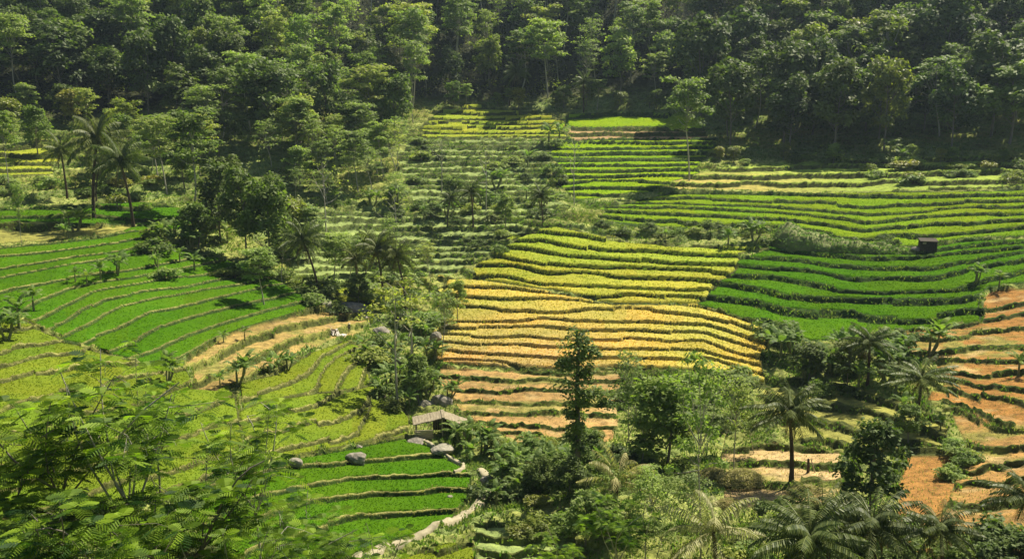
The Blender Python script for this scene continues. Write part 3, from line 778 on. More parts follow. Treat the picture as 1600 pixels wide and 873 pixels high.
# ------------------------------------------------------------------ the ground, split into bare ground and growing rice
nr, nc = XX.shape
Vall = np.stack([XX, YY, ZZ], -1).reshape(-1, 3)
ii, jj = np.meshgrid(np.arange(nr - 1), np.arange(nc - 1), indexing='ij')
q00 = (ii * nc + jj).ravel(); QF = np.stack([q00, q00 + 1, q00 + nc + 1, q00 + nc], 1)
fm = ((cropm[:-1, :-1] + cropm[1:, :-1] + cropm[:-1, 1:] + cropm[1:, 1:]) / 4 > .25)
fb = BID[:-1, :-1]
same = (fb == BID[1:, :-1]) & (fb == BID[:-1, 1:]) & (fb == BID[1:, 1:])
fid = np.where(fm & same, fb, -1).ravel()
def sub(mask, name, mat, smooth=True):
    F = QF[mask]; used, inv = np.unique(F, return_inverse=True)
    me = mesh_np(name, Vall[used], inv.reshape(-1, 4), mat, smooth=smooth)
    return me, used
me, used = sub(fid < 0, 'ground', M['ground'])
ca = me.color_attributes.new('zone', 'FLOAT_COLOR', 'POINT')
g4 = np.concatenate([GC.reshape(-1, 3)[used], np.ones((len(used), 1))], 1).astype(np.float32)
ca.data.foreach_set('color', g4.ravel())
tag(link('ground', me), 'terraced valley ground of grassy banks, stubble and bare earth', None, None, 'structure')
CROP_LABEL = {
 'far_gold': 'yellow green rice on the highest terraces right below the forest edge',
 'far_green': 'flat bright green rice field beside the light feathery tree at the forest foot',
 'far_mid': 'pale green rice on the narrow far terraces below the pinkish bare strips',
 'far_low': 'bright green rice on the far straight terraces behind the slim pole tree',
 'upper_green': 'light green rice on the wide upper right terraces around the overgrown mound',
 'right_green': 'deep green rice on the curved right hand terraces below the dark field hut',
 'lime_spur': 'yellow green ripening rice on the upper terraces of the central spur',
 'gold_spur': 'golden ripe rice on the curving terraces in the middle of the valley',
 'left_green': 'bright green young rice on the long curving terraces of the left slope',
 'left_far_strip': 'green rice in the strips under the palms on the upper left',
 'left_top_terraces': 'yellow green rice on the small terraces at the far left forest edge',
 'left_low_khaki': 'light green rice in the slanting terraces behind the near feathery trees',
 'fan_green': 'light green rice in the fan of narrow curved paddies below the working people',
 'cross_green': 'light green rice in the stepped paddies beside the thatched stream shelter',
 'low_green': 'bright green rice in the lowest broad paddies around the grey boulder',
 'bottom_green': 'light green rice in the paddy below the curved earth track',
 'valley_patch': 'yellow green rice in the small patch between the valley palms',
}
for bi, b in enumerate(BLOCKS):
    if b['crop']:
        msk = fid == bi
        if msk.sum() < 50: continue
        Fc = QF[msk]; used, inv = np.unique(Fc, return_inverse=True)
        Vc = Vall[used]; Cc = CC3.reshape(-1, 3)[used]; Cc = np.where(Cc.sum(1, keepdims=True) > 0, Cc, np.array(CROP[b['crop']]))
        R = np.random.default_rng(300 + bi)
        cen = Vall[Fc].mean(1); e1 = Vall[Fc[:, 1]] - Vall[Fc[:, 0]]; e2 = Vall[Fc[:, 3]] - Vall[Fc[:, 0]]
        ar = np.linalg.norm(np.cross(e1, e2), axis=1) * np.clip(90 / cen[:, 1], .35, 1.6) ** 2; nbl = int(min(70000, ar.sum() * 15))
        pick = R.choice(len(Fc), nbl, p=ar / ar.sum())
        Pb = cen[pick] + e1[pick] * R.uniform(-.5, .5, (nbl, 1)) + e2[pick] * R.uniform(-.5, .5, (nbl, 1))
        a = R.uniform(0, 6.283, nbl); sd = np.stack([np.cos(a), np.sin(a), a * 0], 1); hb = (b['hc'] * .25 + .03) * R.uniform(.5, 1.3, nbl)
        wb = .05 * np.clip(Pb[:, 1] / 90, .8, 2.2)[:, None]
        ln = R.normal(size=(nbl, 3)) * [.10, .10, 0]; tp = Pb + ln; tp[:, 2] += hb
        Pb[:, 2] -= .04
        Vb = np.stack([Pb - sd * wb * .7, Pb + sd * wb * .7, tp + sd * wb, tp - sd * wb], 1).reshape(-1, 3)
        Cb = np.repeat(Cc[np.searchsorted(used, Fc[pick, 0])] * R.uniform(1.0, 1.3, (nbl, 1)), 4, 0)
        me = mesh_np('rice_crop', np.concatenate([Vc, Vb]), np.concatenate([inv.reshape(-1, 4), np.arange(4 * nbl).reshape(nbl, 4) + len(Vc)]), M['rice'])
        me.materials.append(M['rice_blade'])
        mi = np.zeros(len(me.polygons), np.int32); mi[len(Fc):] = 1; me.polygons.foreach_set('material_index', mi)
        sm_ = np.ones(len(me.polygons), bool); sm_[len(Fc):] = False; me.polygons.foreach_set('use_smooth', sm_)
        ca = me.color_attributes.new('zone', 'FLOAT_COLOR', 'POINT')
        call = np.concatenate([Cc, Cb]); ca.data.foreach_set('color', np.concatenate([call, np.ones((len(call), 1))], 1).astype(np.float32).ravel())
        tag(link('rice_crop', me), CROP_LABEL[b['name']], 'rice', None, 'stuff')

# far hills and the slope behind the camera: one coarse sheet, well under the near ground
hx = np.linspace(-900, 900, 121); hyy = np.linspace(-260, 1200, 98)
HX, HY = np.meshgrid(hx, hyy)
zc = base_h(np.clip(HX, -260, 260), np.clip(HY, 25, 400))
back = np.clip((25 - HY) / 60, 0, 1) * 45
HZ = zc + back - 6 + 14 * fbm(HX, HY, 160, N2) * np.clip((np.abs(HX) + np.abs(HY - 150) - 420) / 200, 0, 1)
HZ += np.clip((HY - 400) * .25, 0, 120)
nh, mh = HX.shape
a0 = (np.arange(nh - 1)[:, None] * mh + np.arange(mh - 1)).ravel()
me = mesh_np('hills', np.stack([HX, HY, HZ], -1).reshape(-1, 3), np.stack([a0, a0 + 1, a0 + mh + 1, a0 + mh], 1), plain_mat('far_hill_cover', (.03,.05,.015), (.06,.09,.03), .1), smooth=True)
tag(link('hills', me), None, None, None, 'structure')

# ------------------------------------------------------------------ weeds on the banks (uncountable): blades grown out of the terrace risers
def tufts(mask_w, n, h, w, mat, name, label, seed, blades=3, spread=.18, cat='weeds'):
    R = np.random.default_rng(seed)
    dY = np.gradient(YY, axis=0); dX = np.gradient(XX, axis=1)
    wt = (mask_w * dY * dX * np.clip(80 / YY, .3, 1.6)).ravel(); wt = np.clip(wt, 0, None); wt /= wt.sum()
    idx = R.choice(len(wt), n, p=wt)
    P = Vall[idx] + R.normal(size=(n, 3)) * [.15, .15, 0]
    parts = []
    for k in range(blades):
        a = R.uniform(0, 6.283, n); hh = h * R.uniform(.5, 1.4, n) * (1 + .5 * N1(P[:, 0] / 3, P[:, 1] / 3)); ln = R.uniform(.2, .9, n)
        d = np.stack([np.cos(a), np.sin(a), np.zeros(n)], 1); s = np.stack([-np.sin(a), np.cos(a), np.zeros(n)], 1)
        ww = w * R.uniform(.6, 1.3, n)[:, None]
        p0 = P + d * R.uniform(0, spread, n)[:, None] - [0, 0, .05]
        p1 = p0 + d * (hh * ln)[:, None] + np.stack([np.zeros(n), np.zeros(n), hh], 1)
        V = np.stack([p0 - s * ww * .6, p0 + s * ww * .6, p1 + s * ww * .7, p1 - s * ww * .4], 1).reshape(-1, 3)
        parts.append((V, np.arange(4 * n).reshape(n, 4), R.random(n)))
    V, F, r = join(parts)
    tag(link(name, mesh_np(name, V, F, mat, r)), label, cat, None, 'stuff')
inview = ((UF > -60) & (UF < 1660) & (VF < 960)).astype(float)
bank = (1 - np.clip(cropm * 1.5, 0, 1)) * (1 - forest_w) * inview
bare = np.isin(BID, [i for i, b in enumerate(BLOCKS) if b['soil'] in ('ochre', 'ochre2', 'orange', 'stubble', 'plough', 'tan', 'pink') and not b['crop']]) & (tread_m > .5)
riser = bank * (~bare) * np.where(BID >= 0, WEED, 1.5)
strawy = np.isin(BID, [i for i, b in enumerate(BLOCKS) if b['bcol'] == 'straw'])
onr = np.clip((FR - (1 - w_n * 1.3)) * 8, 0, 1) * (BID >= 0) + (BID < 0) * (.25 + (FR > .7))
tufts(riser * onr * (.4 + np.clip(N2(XX / 8, YY / 8), 0, 1)) * (~strawy), 60000, .26, .08, M['weed'], 'weeds', 'pale grassy weeds covering the terrace banks', 11)
tufts(riser * onr * (.5 + np.clip(N3(XX / 7, YY / 7), 0, 1)) * np.where(strawy, .12, 1), 60000, .24, .08, M['weed_green'], 'green_weeds', 'low green weeds growing on the terrace walls', 12)
tufts(inview * ((strawy & (bank > .5)) * 1.0 + bare * .25), 18000, .11, .04, M['straw'], 'dry_grass', 'short dry grass and stubble on bunds and harvested terraces', 13)

# ------------------------------------------------------------------ plants as things
PROTO = {}
def proto(key, name, parts):
    """parts: [(part name, (V, F, var) or mesh, material key, smooth)] kept as shared mesh data"""
    PROTO[key] = (name, [(pn, mesh_np(pn, d[0], d[1], M[mk], d[2] if len(d) > 2 else None, sm) if not isinstance(d, bpy.types.Mesh) else d) for pn, d, mk, sm in parts])
def plant(key, x, y, z, s=1.0, rot=None, label=None, cat=None, group=None, sz=None):
    name, parts = PROTO[key]
    e = bpy.data.objects.new(name, None); COL.objects.link(e); e.empty_display_size = .2
    e.location = (x, y, z); e.rotation_euler = (0, 0, random.uniform(0, 6.28) if rot is None else rot)
    e.scale = (s, s, sz or s)
    for pn, me in parts: link(pn, me, e)
    return tag(e, label, cat, group)

for i in range(6):
    w, l = broadleaf(100 + i, 14, 5.0, 3400, .40, 24, .32, .85)
    proto('broad%d' % i, 'broadleaf_tree', [('trunk', w, 'bark', True), ('crown', l, 'leaf_dark' if i < 4 else 'leaf_mid', False)])
for i in range(3):
    w, l = broadleaf(120 + i, 12, 4.4, 3000, .38, 22, .3, .8)
    proto('bright%d' % i, 'leafy_tree', [('trunk', w, 'bark', True), ('crown', l, ['leaf_yellow', 'leaf_light', 'leaf_mid'][i], False)])
for i in range(3):
    w, l = albizia(130 + i, 14, 4.2, 1300, .27, 20, .13, 1.0)
    proto('airy%d' % i, 'airy_tree', [('trunk', w, 'bark_pale', True), ('crown', l, 'leaf_light', False)])
for i in range(6):
    w, l = albizia(140 + i, 17, 5.2, 3200, .34, 17)
    proto('alb%d' % i, 'feathery_tree', [('trunk', w, 'bark_pale', True), ('crown', l, 'leaf_light' if i % 2 else 'leaf_mid', False)])
for i in range(4):
    w, l, nu, de = palm(160 + i, 8, 4.0, 22 + 3 * i, .5 + .5 * i, nl=26, width=.065)
    proto('palm%d' % i, 'coconut_palm', [('trunk', w, 'bark_dark', True), ('crown', l, 'leaf_palm', False), ('coconuts', nu, 'leaf_pale', True), ('dead_fronds', de, 'dead', False)])
w, l, nu, de = palm(170, 5, 4.2, 14, .5); proto('palepalm', 'drooping_palm', [('trunk', w, 'bark_dark', True), ('crown', l, 'leaf_pale', False)])
for i in range(5):
    w, l = banana(180 + i, 3.2, 8 + i % 3, 1.9, 1 if i < 3 else 3)
    proto('ban%d' % i, 'banana_plant', [('stem', w, 'stem', True), ('leaves', l, 'leaf_banana', False)])
for i in range(4):
    w, l = bush(190 + i, 1.6, 1.8, 900, .15)
    proto('bush%d' % i, 'shrub', [('stem', w, 'bark', True), ('foliage', l, ['leaf_mid', 'leaf_dark', 'leaf_light', 'leaf_yellow'][i], False)])
for i in range(5):
    w, l = feather_tree(200 + i, 7, 3.4, 60, .92, fork=.42)
    proto('feather%d' % i, 'feather_leaved_tree', [('trunk', w, 'bark_pale' if i % 2 else 'bark', True), ('crown', l, 'leaf_near', False)])

ORD = ['first','second','third','fourth','fifth','sixth','seventh','eighth','ninth','tenth','eleventh','twelfth','thirteenth','fourteenth','fifteenth','sixteenth','seventeenth','eighteenth','nineteenth','twentieth']
TENS = {2: 'twenty', 3: 'thirty', 4: 'forty'}
def ordinal(n):
    if n <= 20: return ORD[n - 1]
    t, r = divmod(n, 10)
    return (TENS[t] + '-' + ORD[r - 1]) if r else {30: 'thirtieth', 40: 'fortieth'}[n]
def name_in_order(items, pattern):
    """items: [(screen u, object)]; the label counts them from the left"""
    items.sort(key=lambda t: t[0])
    for n, (u, o) in enumerate(items): o['label'] = pattern.format(ordinal(n + 1))

# forest on the far slope
FE = np.array([(-120,175),(0,165),(90,176),(200,192),(330,232),(420,255),(520,262),(600,250),(650,214),(690,166),(760,157),(880,166),(1050,168),(1110,214),(1130,244),(1300,249),(1430,240),(1600,232),(1750,226)], float)
rows = {}
ROWN = ['front', 'second', 'third', 'fourth', 'fifth', 'sixth', 'seventh', 'eighth', 'ninth', 'topmost']
for k in range(10):
    x = -210.0
    while x < 210:
        x += 9.6 + random.uniform(-2, 2)
        # forest-edge distance at this bearing
        yb = 260.0
        for _ in range(4):
            u = proj(x, yb, base_h(x, yb))[0]
            yb = GR.at(min(max(u, -70), 1670), float(np.interp(u, FE[:, 0], FE[:, 1])))[1]
        y = yb + 7 + k * 9.0 + random.uniform(-3, 3)
        u = proj(x, y, -5)[0]
        if u < -45 or u > 1645: continue
        z = GR.z(x, y)
        r = random.random()
        if u < 430: key, kind, s = (random.choice(['broad0','broad1','broad2','broad4','broad3']), 'dark broadleaf', random.uniform(.95, 1.4)) if r < .50 else (random.choice(['alb0','alb1','alb3']), 'feathery', random.uniform(.8, 1.2)) if r < .88 else ('bright%d' % random.choice([1, 2]), 'light leafy', 1.2)
        elif u < 1090: key, kind, s = (random.choice(['alb1','alb3','alb5','airy0','airy1','airy2','alb0']), 'feathery', random.uniform(.8, 1.25)) if r < .76 else (random.choice(['broad4','broad5','broad1']), 'dark broadleaf', random.uniform(.8, 1.15)) if r < .92 else ('bright1', 'light leafy', 1.1)
        else: key, kind, s = (random.choice(['broad0','broad1','broad2','broad3','broad5']), 'dark broadleaf', random.uniform(1.0, 1.55)) if r < .76 else (random.choice(['alb0','alb2','alb4']), 'feathery', random.uniform(1, 1.3)) if r < .90 else ('bright0', 'yellowish leafy', 1.3)
        o = plant(key, x, y, z - .2, s * random.uniform(.8, 1.15), sz=s * random.uniform(.85, 1.3), cat='tree', group='trees of the forest on the far slope')
        rows.setdefault((k, kind), []).append((u, o))
for (k, kind), it in rows.items():
    name_in_order(it, '{} ' + kind + ' tree from the left in the ' + ROWN[k] + ' row of the forest')

# single trees: (key, u, v of the base, height in photograph pixels, prototype height, label)
def hero(key, u, v, hpx, ph, label, cat, group=None, dz=0, wide=1.0):
    x, y, z = GR.at(u, v)
    s = hpx / 1500.0 * (y * cp - z * sp) / ph
    return plant(key, x, y, z + dz, s * wide, label=label, cat=cat, group=group, sz=s)
T = [
 ('alb0', 300, 330, 158, 17, 'broad feathery tree with flat crown behind the leftmost dense tree clump', 1.0),
 ('alb3', 262, 300, 120, 17, 'pale feathery tree just right of the three tall left palms', 1.0),
 ('broad0', 345, 372, 118, 14, 'dark leafy tree at the left edge of the central tree clump', .9),
 ('broad1', 385, 402, 135, 14, 'tall dark round tree standing over the top of the left rice slope', .8),
 ('broad4', 422, 425, 150, 14, 'tallest green tree of the clump beside the left rice slope', .75),
 ('bright0', 455, 400, 95, 12, 'yellow green bushy tree at the right side of the tree clump', .9),
 ('broad2', 360, 330, 90, 14, 'dark tree behind the clump over the left rice slope', 1.0),
 ('bright2', 310, 385, 70, 12, 'low leafy tree at the foot of the left feathery tree', 1.1),
 ('alb1', 560, 300, 95, 17, 'small feathery tree on the weedy terraces below the tall thin trunks', 1.0),
 ('alb5', 600, 275, 85, 17, 'light feathery tree where the forest edge meets the weedy terraces', 1.0),
 ('alb2', 510, 300, 80, 17, 'feathery tree right of the crooked forest palm', 1.0),
 ('bright1', 470, 285, 60, 12, 'light round tree beside the crooked forest palm', 1.1),
 ('alb1', 1078, 282, 155, 17, 'light green feathery tree standing alone before the dark right forest', .85),
 ('broad3', 735, 400, 0.1, 14, '', 1.0),
 ('airy0', 690, 560, 105, 14, 'bushy green tree beside the stream left of the golden terraces', .8),
 ('bright1', 715, 500, 60, 12, 'light green shrubby tree touching the corner of the golden terraces', .8),
 ('bright2', 1040, 735, 150, 12, 'broad green tree with dense crown right of the ivy covered trunk', 1.05),
 ('airy1', 985, 700, 150, 14, 'light leafy tree leaning against the ivy covered trunk', .7),
 ('airy2', 1095, 880, 330, 14, 'tall airy tree with a slim pale trunk at the bottom of the valley', .5),
 ('airy0', 1145, 740, 150, 14, 'pale airy tree left of the large coconut palm', .8),
 ('broad0', 1358, 830, 175, 14, 'dark glossy tree left of the ploughed orange patch', .85),
 ('broad2', 1325, 600, 75, 14, 'dark leafy tree behind the banana clump on the right', 1.0),
 ('broad3', 1262, 590, 60, 14, 'low dark tree left of the banana clump on the right', 1.2),
 ('alb4', 15, 290, 115, 17, 'thin tree over the yellow green terraces at the far left', .7),
 ('broad5', 60, 240, 75, 14, 'dark round tree at the corner of the small far left terraces', .9),
 ('bright0', 15, 205, 55, 12, 'yellow green tree above the small far left terraces', 1.0),
 ('alb2', 238, 262, 70, 17, 'feathery tree behind the third tall left palm', .9),
 ('alb3', 34, 380, 95, 17, 'slim young tree with one straight stem on the left khaki bank', .35),
 ('broad1', 560, 475, 50, 14, 'low dark tree right of the valley palm beside the stream rocks', 1.1),
 ('broad5', 655, 630, 75, 14, 'dark leafy tree behind the thatched stream shelter', .9),
 ('bright1', 790, 355, 50, 12, 'light shrubby tree at the upper tip of the central spur', .8),
 ('airy1', 1010, 880, 150, 14, 'leafy tree at the lower centre in front of the drooping palm', .9),
 ('broad5', 1420, 690, 60, 14, 'dark low tree at the top of the ploughed orange patch', 1.1),
]
for key, u, v, hp, ph, lab, wide in T:
    if hp > 1: hero(key, u, v, hp, ph, lab, 'tree', wide=wide)
PL = [
 ('palm0', 105, 308, 88, 'dark upright coconut palm, left one of the three tall left palms'),
 ('palm1', 146, 336, 140, 'tallest coconut palm of the three on the upper left bank'),
 ('palm2', 208, 352, 118, 'coconut palm with yellowish crown, right one of the three tall left palms'),
 ('palm3', 497, 458, 88, 'coconut palm with dark trunk at the right end of the left rice slope'),
 ('palm1', 600, 470, 85, 'coconut palm standing left of the two forked bare trees'),
 ('palm2', 633, 476, 75, 'coconut palm directly behind the forked bare trees'),
 ('palm0', 560, 462, 60, 'short palm beside the stream rocks in the valley'),
 ('palm0', 740, 360, 55, 'dark palm on the overgrown middle terraces'),
 ('palm3', 700, 356, 42, 'small pale palm on the overgrown middle terraces'),
 ('palm2', 848, 350, 45, 'small dark palm at the head of the central spur'),
 ('palm1', 480, 262, 62, 'crooked palm at the forest edge above the weedy terraces'),
 ('palm3', 795, 166, 50, 'coconut palm at the forest edge above the highest terraces'),
 ('palm0', 912, 172, 46, 'coconut palm at the forest edge behind the far green field'),
 ('palm2', 150, 318, 60, 'shorter palm between the two taller ones on the left bank'),
]
for key, u, v, hp, lab in PL: hero(key, u, v, hp * (.86 if u < 220 else 1), 8.0, lab, 'palm tree', wide=.95)
# big near palms: crown size matters more than trunk height
def near_palm(key, u, v, s, sz, lab, rot=None):
    x, y, z = GR.at(u, v); plant(key, x, y, z, s, rot, lab, 'palm tree', sz=sz)
near_palm('palm0', 1236, 752, 1.05, .78, 'large coconut palm with wide crown before the khaki bands on the right')
near_palm('palm2', 1430, 668, .95, .60, 'coconut palm at the upper end of the ploughed orange patch')
near_palm('palm1', 1356, 604, .80, .62, 'palm rising from the banana clump below the deep green rice')
near_palm('palepalm', 962, 830, .72, .75, 'palm with pale drooping fronds at the bottom centre')
near_palm('palepalm', 1120, 930, .95, .85, 'palm with pale hanging fronds at the lower right bottom edge')
near_palm('palm3', 1205, 960, 1.0, .70, 'biggest dark palm at the bottom edge right of the airy tree')
near_palm('palm1', 1365, 940, .95, .60, 'dark palm at the bottom edge below the glossy dark tree')
near_palm('palm0', 1602, 880, .75, .50, 'palm cut by the right edge beside the stubble terraces')
near_palm('palm2', 1295, 925, .80, .60, 'smaller dark palm at the bottom edge between the biggest palm and the glossy tree')
near_palm('palm1', 1470, 945, .70, .45, 'low palm at the bottom edge under the ploughed orange patch')
near_palm('palm2', 75, 950, .72, .42, 'dark low palm at the bottom left corner')
near_palm('palm3', 255, 965, .70, .42, 'low palm under the near feather leaved trees')

BN = [(118,440,32,'banana plant at the left end of the clump on the left rice slope'),(136,442,30,'short banana plant inside the clump on the left rice slope'),(158,436,40,'leafy banana plant in the middle of the clump on the left slope'),
 (182,428,44,'tall banana plant at the right end of the clump on the left slope'),(247,412,26,'single banana plant above the long curving green terraces'),(282,404,34,'banana plant at the tree line above the left rice slope'),
 (30,510,70,'big banana plant at the left edge beside the rice slope'),(52,482,52,'banana plant behind the big one at the left edge'),(10,530,60,'banana plant cut by the left edge of the picture'),
 (372,600,55,'thin banana plant on the ochre ground left of the fan paddies'),(345,606,38,'low banana plant at the corner of the ochre ground'),(420,578,40,'left one of three banana plants above the fan paddies'),
 (436,576,46,'middle one of three banana plants above the fan paddies'),(450,572,34,'right one of three banana plants above the fan paddies'),(262,598,52,'dark banana plant below the long curving terraces'),
 (382,530,30,'banana plant on the lower bank of the left rice slope'),(350,532,26,'low banana plant below the left rice slope'),
 (1138,385,40,'dark banana plant on the bank above the yellow green terraces'),(1178,380,44,'thin banana plant left of the overgrown mound'),(1524,442,34,'banana plant at the right end of the deep green rice'),
 (1560,445,36,'banana plant beside the orange bare terrace on the right'),(1296,585,66,'banana plant left in the clump below the deep green rice'),(1335,560,60,'banana plant behind the palm in the right clump'),
 (1385,600,75,'wide banana plant at the right end of the right clump'),(1452,548,62,'single tall banana plant on the bare orange terrace'),(1590,578,52,'thin dark banana plant by the right edge on the bare terrace'),
 (1410,650,50,'banana plant under the palm above the ploughed patch'),(1470,672,36,'small banana plant right of the palm above the ploughed patch'),
 (725,700,60,'banana plant directly right of the thatched stream shelter'),(752,712,55,'second banana plant right of the thatched stream shelter'),(778,728,50,'banana plant above the bend of the earth track'),
 (640,590,45,'banana plant by the stream above the fan paddies'),(612,560,45,'banana plant left of the forked bare trees'),(668,618,50,'banana plant behind the shelter roof'),(700,625,40,'banana plant at the foot of the harvested terraces'),
 (640,640,48,'banana plant at the corner of the last fan paddy'),(810,735,50,'banana plant between the track bend and the ivy trunk'),(850,742,55,'banana plant left of the ivy covered trunk'),(880,762,50,'banana plant at the foot of the ivy covered trunk'),
 (930,742,50,'banana plant right of the ivy covered trunk'),(825,262,40,'dark banana plant on the far weedy terraces'),(858,225,45,'banana plant in the dark clump left of the far green field'),(875,222,40,'second banana plant in the dark clump left of the far green field'),
 (1250,880,60,'banana plant below the tan terraces at the bottom'),(1300,860,60,'banana plant left of the dark glossy tree'),(1420,845,50,'banana plant below the ploughed orange patch'),
 (1188,880,62,'banana plant between the big bottom palms'),(1040,372,24,'small banana plant on the bank above the yellow green terraces'),(118,362,50,'leaning banana plant on the left khaki bank'),(108,372,30,'dark low banana plant under the leaning one'),
 (1390,245,46,'banana plant with pale leaves before the dark right forest'),(1408,248,36,'small banana plant before the dark right forest')]
for i, (u, v, hp, lab) in enumerate(BN):
    hero('ban%d' % (i % 5), u, v, hp, 3.4, lab, 'banana plant', 'banana plants on the terraces')

# ivy covered trunk
R = np.random.default_rng(5)
pts = np.array([(0, 0, -.5), (.1, 0, 5), (-.1, .1, 10), (.05, 0, 15.5)])
wv = tube(pts, [.3, .26, .2, .1], 8)
parts = []
for k in range(34):
    f = k / 33; z = .6 + 14.5 * f; r = (.95 + .25 * math.sin(k * 1.7)) * (.8 if f < .5 else 1.0 + .55 * math.sin(math.pi * (f - .5) * 1.6))
    parts.append(clump((R.normal() * .5, R.normal() * .4, z), r * R.uniform(.6, 1.25), 190, .17, R, .8))
for c, r in (((1.9, 0, 9.6), 1.1), ((2.6, .2, 8.6), .9), ((-1.3, 0, 12.4), 1.0), ((1.2, .3, 13.4), 1.0)):
    parts.append(clump(c, r, 330, .17, R, .8))
x, y, z = GR.at(900, 772); s = 272 / 1500 * (y * cp - z * sp) / 16.3
proto('ivy', 'ivy_covered_tree', [('trunk', wv, 'bark', True), ('ivy', join(parts), 'leaf_ivy', False)])
plant('ivy', x, y, z, s, 0, 'tall narrow tree trunk thickly covered with climbing ivy in the valley middle', 'tree')

# bare and thin trees
def bare_tree(seed, h, leafn=0, r=.14):
    R = np.random.default_rng(seed); W = [limb((0, 0, -.4), (R.normal() * .3, 0, h * .95), r, .03, R, .03, 9, 6)]; Lf = []
    for k in range(9):
        z0 = h * (.4 + .06 * k); a = k * 2.4; ln = h * .22 * (1.2 - k / 12)
        e = (math.cos(a) * ln, math.sin(a) * ln * .8, z0 + ln * 1.0)
        W.append(limb((0, 0, z0), e, r * .4, .015, R, .1, 5, 4))
        if leafn: Lf.append(clump(e, ln * .45, leafn, .22, R, .5, .2))
    return join(W), (join(Lf) if Lf else None)
for nm, u, v, hp, lf, lab, sd in (('slim_tree', 622, 628, 205, 60, 'left one of two thin forked trees with pale bare trunks in the valley', 31), ('slim_tree', 641, 610, 195, 70, 'right one of two thin forked trees with pale bare trunks in the valley', 32),
    ('slim_tree', 898, 318, 108, 16, 'slim pole like tree on the far terraces with almost no leaves', 33), ('slim_tree', 617, 402, 105, 10, 'bare white stemmed tree on the weedy terraces left of centre', 34),
    ('slim_tree', 510, 360, 120, 12, 'thin bare stem rising beside the yellow green bushy tree', 35), ('slim_tree', 760, 330, 100, 12, 'thin sparse tree among the overgrown middle terraces', 36), ('slim_tree', 690, 300, 90, 14, 'thin sparse tree before the forest trunks', 37)):
    w, l = bare_tree(sd, 12, lf, .13)
    x, y, z = GR.at(u, v); s = hp / 1500 * (y * cp - z * sp) / 12.5
    proto('slim%d' % sd, nm, [('trunk', w, 'bark_pale', True), ('crown', l, 'leaf_light', False)])
    plant('slim%d' % sd, x, y, z, s, None, lab, 'tree')

# near feather leaved trees on the lower left (u, v of crown centre, ground v under it, scale)
NF = [(285, 690, 1010, 1.15, 'near feather leaved tree with a visible forked pale trunk at the lower left'),
 (165, 590, 930, 1.15, 'near feather leaved tree rising highest over the lower left terraces'),
 (60, 600, 900, 1.1, 'feather leaved tree at the left edge with a light green crown'),
 (390, 640, 900, .9, 'feather leaved tree reaching over the left end of the fan paddies'),
 (30, 760, 1010, 1.1, 'feather leaved tree in the bottom left corner'),
 (170, 760, 1040, 1.0, 'feather leaved tree above the low palm at the bottom left'),
 (480, 805, 1010, .95, 'feather leaved tree before the lowest broad paddies'),
 (565, 850, 1040, .7, 'small feather leaved tree at the bottom left of the curved track'),
 (370, 820, 1050, .85, 'feather leaved tree at the bottom edge left of the paddies'),
 (225, 555, 800, .85, 'feather leaved tree covering the lower end of the long green terraces'),
 (0, 690, 900, 1.0, 'feather leaved tree cut by the left edge of the picture'),
 (960, 790, 930, .6, 'small feather leaved tree before the drooping pale palm'),
 (870, 840, 980, .55, 'small feather leaved tree at the bottom centre')]
for i, (u, v, vb, s, lab) in enumerate(NF):
    x, y, z = GR.at(u, vb)
    # height that lifts the crown to its place
    d = ray(u, v); ztop = d[2] * y; h = ztop - z + .9 * s
    x = d[0] * y
    plant('feather%d' % (i % 5), x, y, GR.z(x, y), s, None, lab, 'tree', None, sz=max(h, 2) / 7)

# shrubs scattered over banks and weedy terraces
SH = [(1225,386,'mound'),(1255,388,'mound'),(1290,392,'mound'),(1320,394,'mound'),(1350,396,'mound'),(1385,398,'mound')]
def shrub_band(name, cnt, region, hpx, keys, patt, group, seed):
    rr = random.Random(seed); items = []
    for _ in range(cnt):
        u = rr.uniform(region[0], region[2]); v = rr.uniform(region[1], region[3])
        x, y, z = GR.at(u, v); s = rr.uniform(*hpx) / 1500 * (y * cp - z * sp) / 1.9
        o = plant(rr.choice(keys), x, y, z - .1, s * rr.uniform(1, 1.5), cat='shrub', group=group, sz=s)
        items.append((u, o))
    name_in_order(items, patt)
shrub_band('a', 28, (650, 222, 880, 345), (9, 20), ['bush0','bush1','bush2','bush2'], '{} shrub from the left on the overgrown middle terraces', 'shrubs on the overgrown middle terraces', 1)
shrub_band('b', 20, (470, 300, 800, 400), (10, 22), ['bush0','bush1','bush2'], '{} shrub from the left on the weedy terraces left of the central spur', 'shrubs on the weedy terraces', 2)
shrub_band('c', 12, (1110, 240, 1340, 256), (8, 16), ['bush1','bush0','bush2'], '{} shrub from the left along the foot of the right forest', 'shrubs along the right forest foot', 3)
shrub_band('d', 30, (1350, 246, 1610, 282), (10, 24), ['bush0','bush2','bush3','bush2'], '{} shrub from the left on the bushy green bank below the right forest', 'shrubs on the upper right bank', 4)
shrub_band('e', 20, (915, 350, 1190, 372), (9, 16), ['bush0','bush1','bush2'], '{} shrub from the left on the bank between light green and yellow terraces', 'shrubs on the bank above the spur', 5)
shrub_band('f', 16, (560, 460, 690, 640), (16, 34), ['bush0','bush1','bush2'], '{} shrub from the left along the valley stream', 'shrubs along the stream', 6)
shrub_band('g', 28, (740, 690, 1000, 840), (22, 44), ['bush0','bush1','bush2','bush3'], '{} shrub from the left on the rough ground below the harvested terraces', 'shrubs on the valley bottom', 7)
shrub_band('h', 16, (960, 580, 1210, 760), (22, 40), ['bush0','bush1','bush2'], '{} shrub from the left around the broad green valley tree', 'shrubs around the broad valley tree', 8)
shrub_band('i', 16, (230, 330, 470, 440), (16, 34), ['bush0','bush1','bush2'], '{} shrub from the left under the tree clump above the left slope', 'shrubs under the left tree clump', 9)
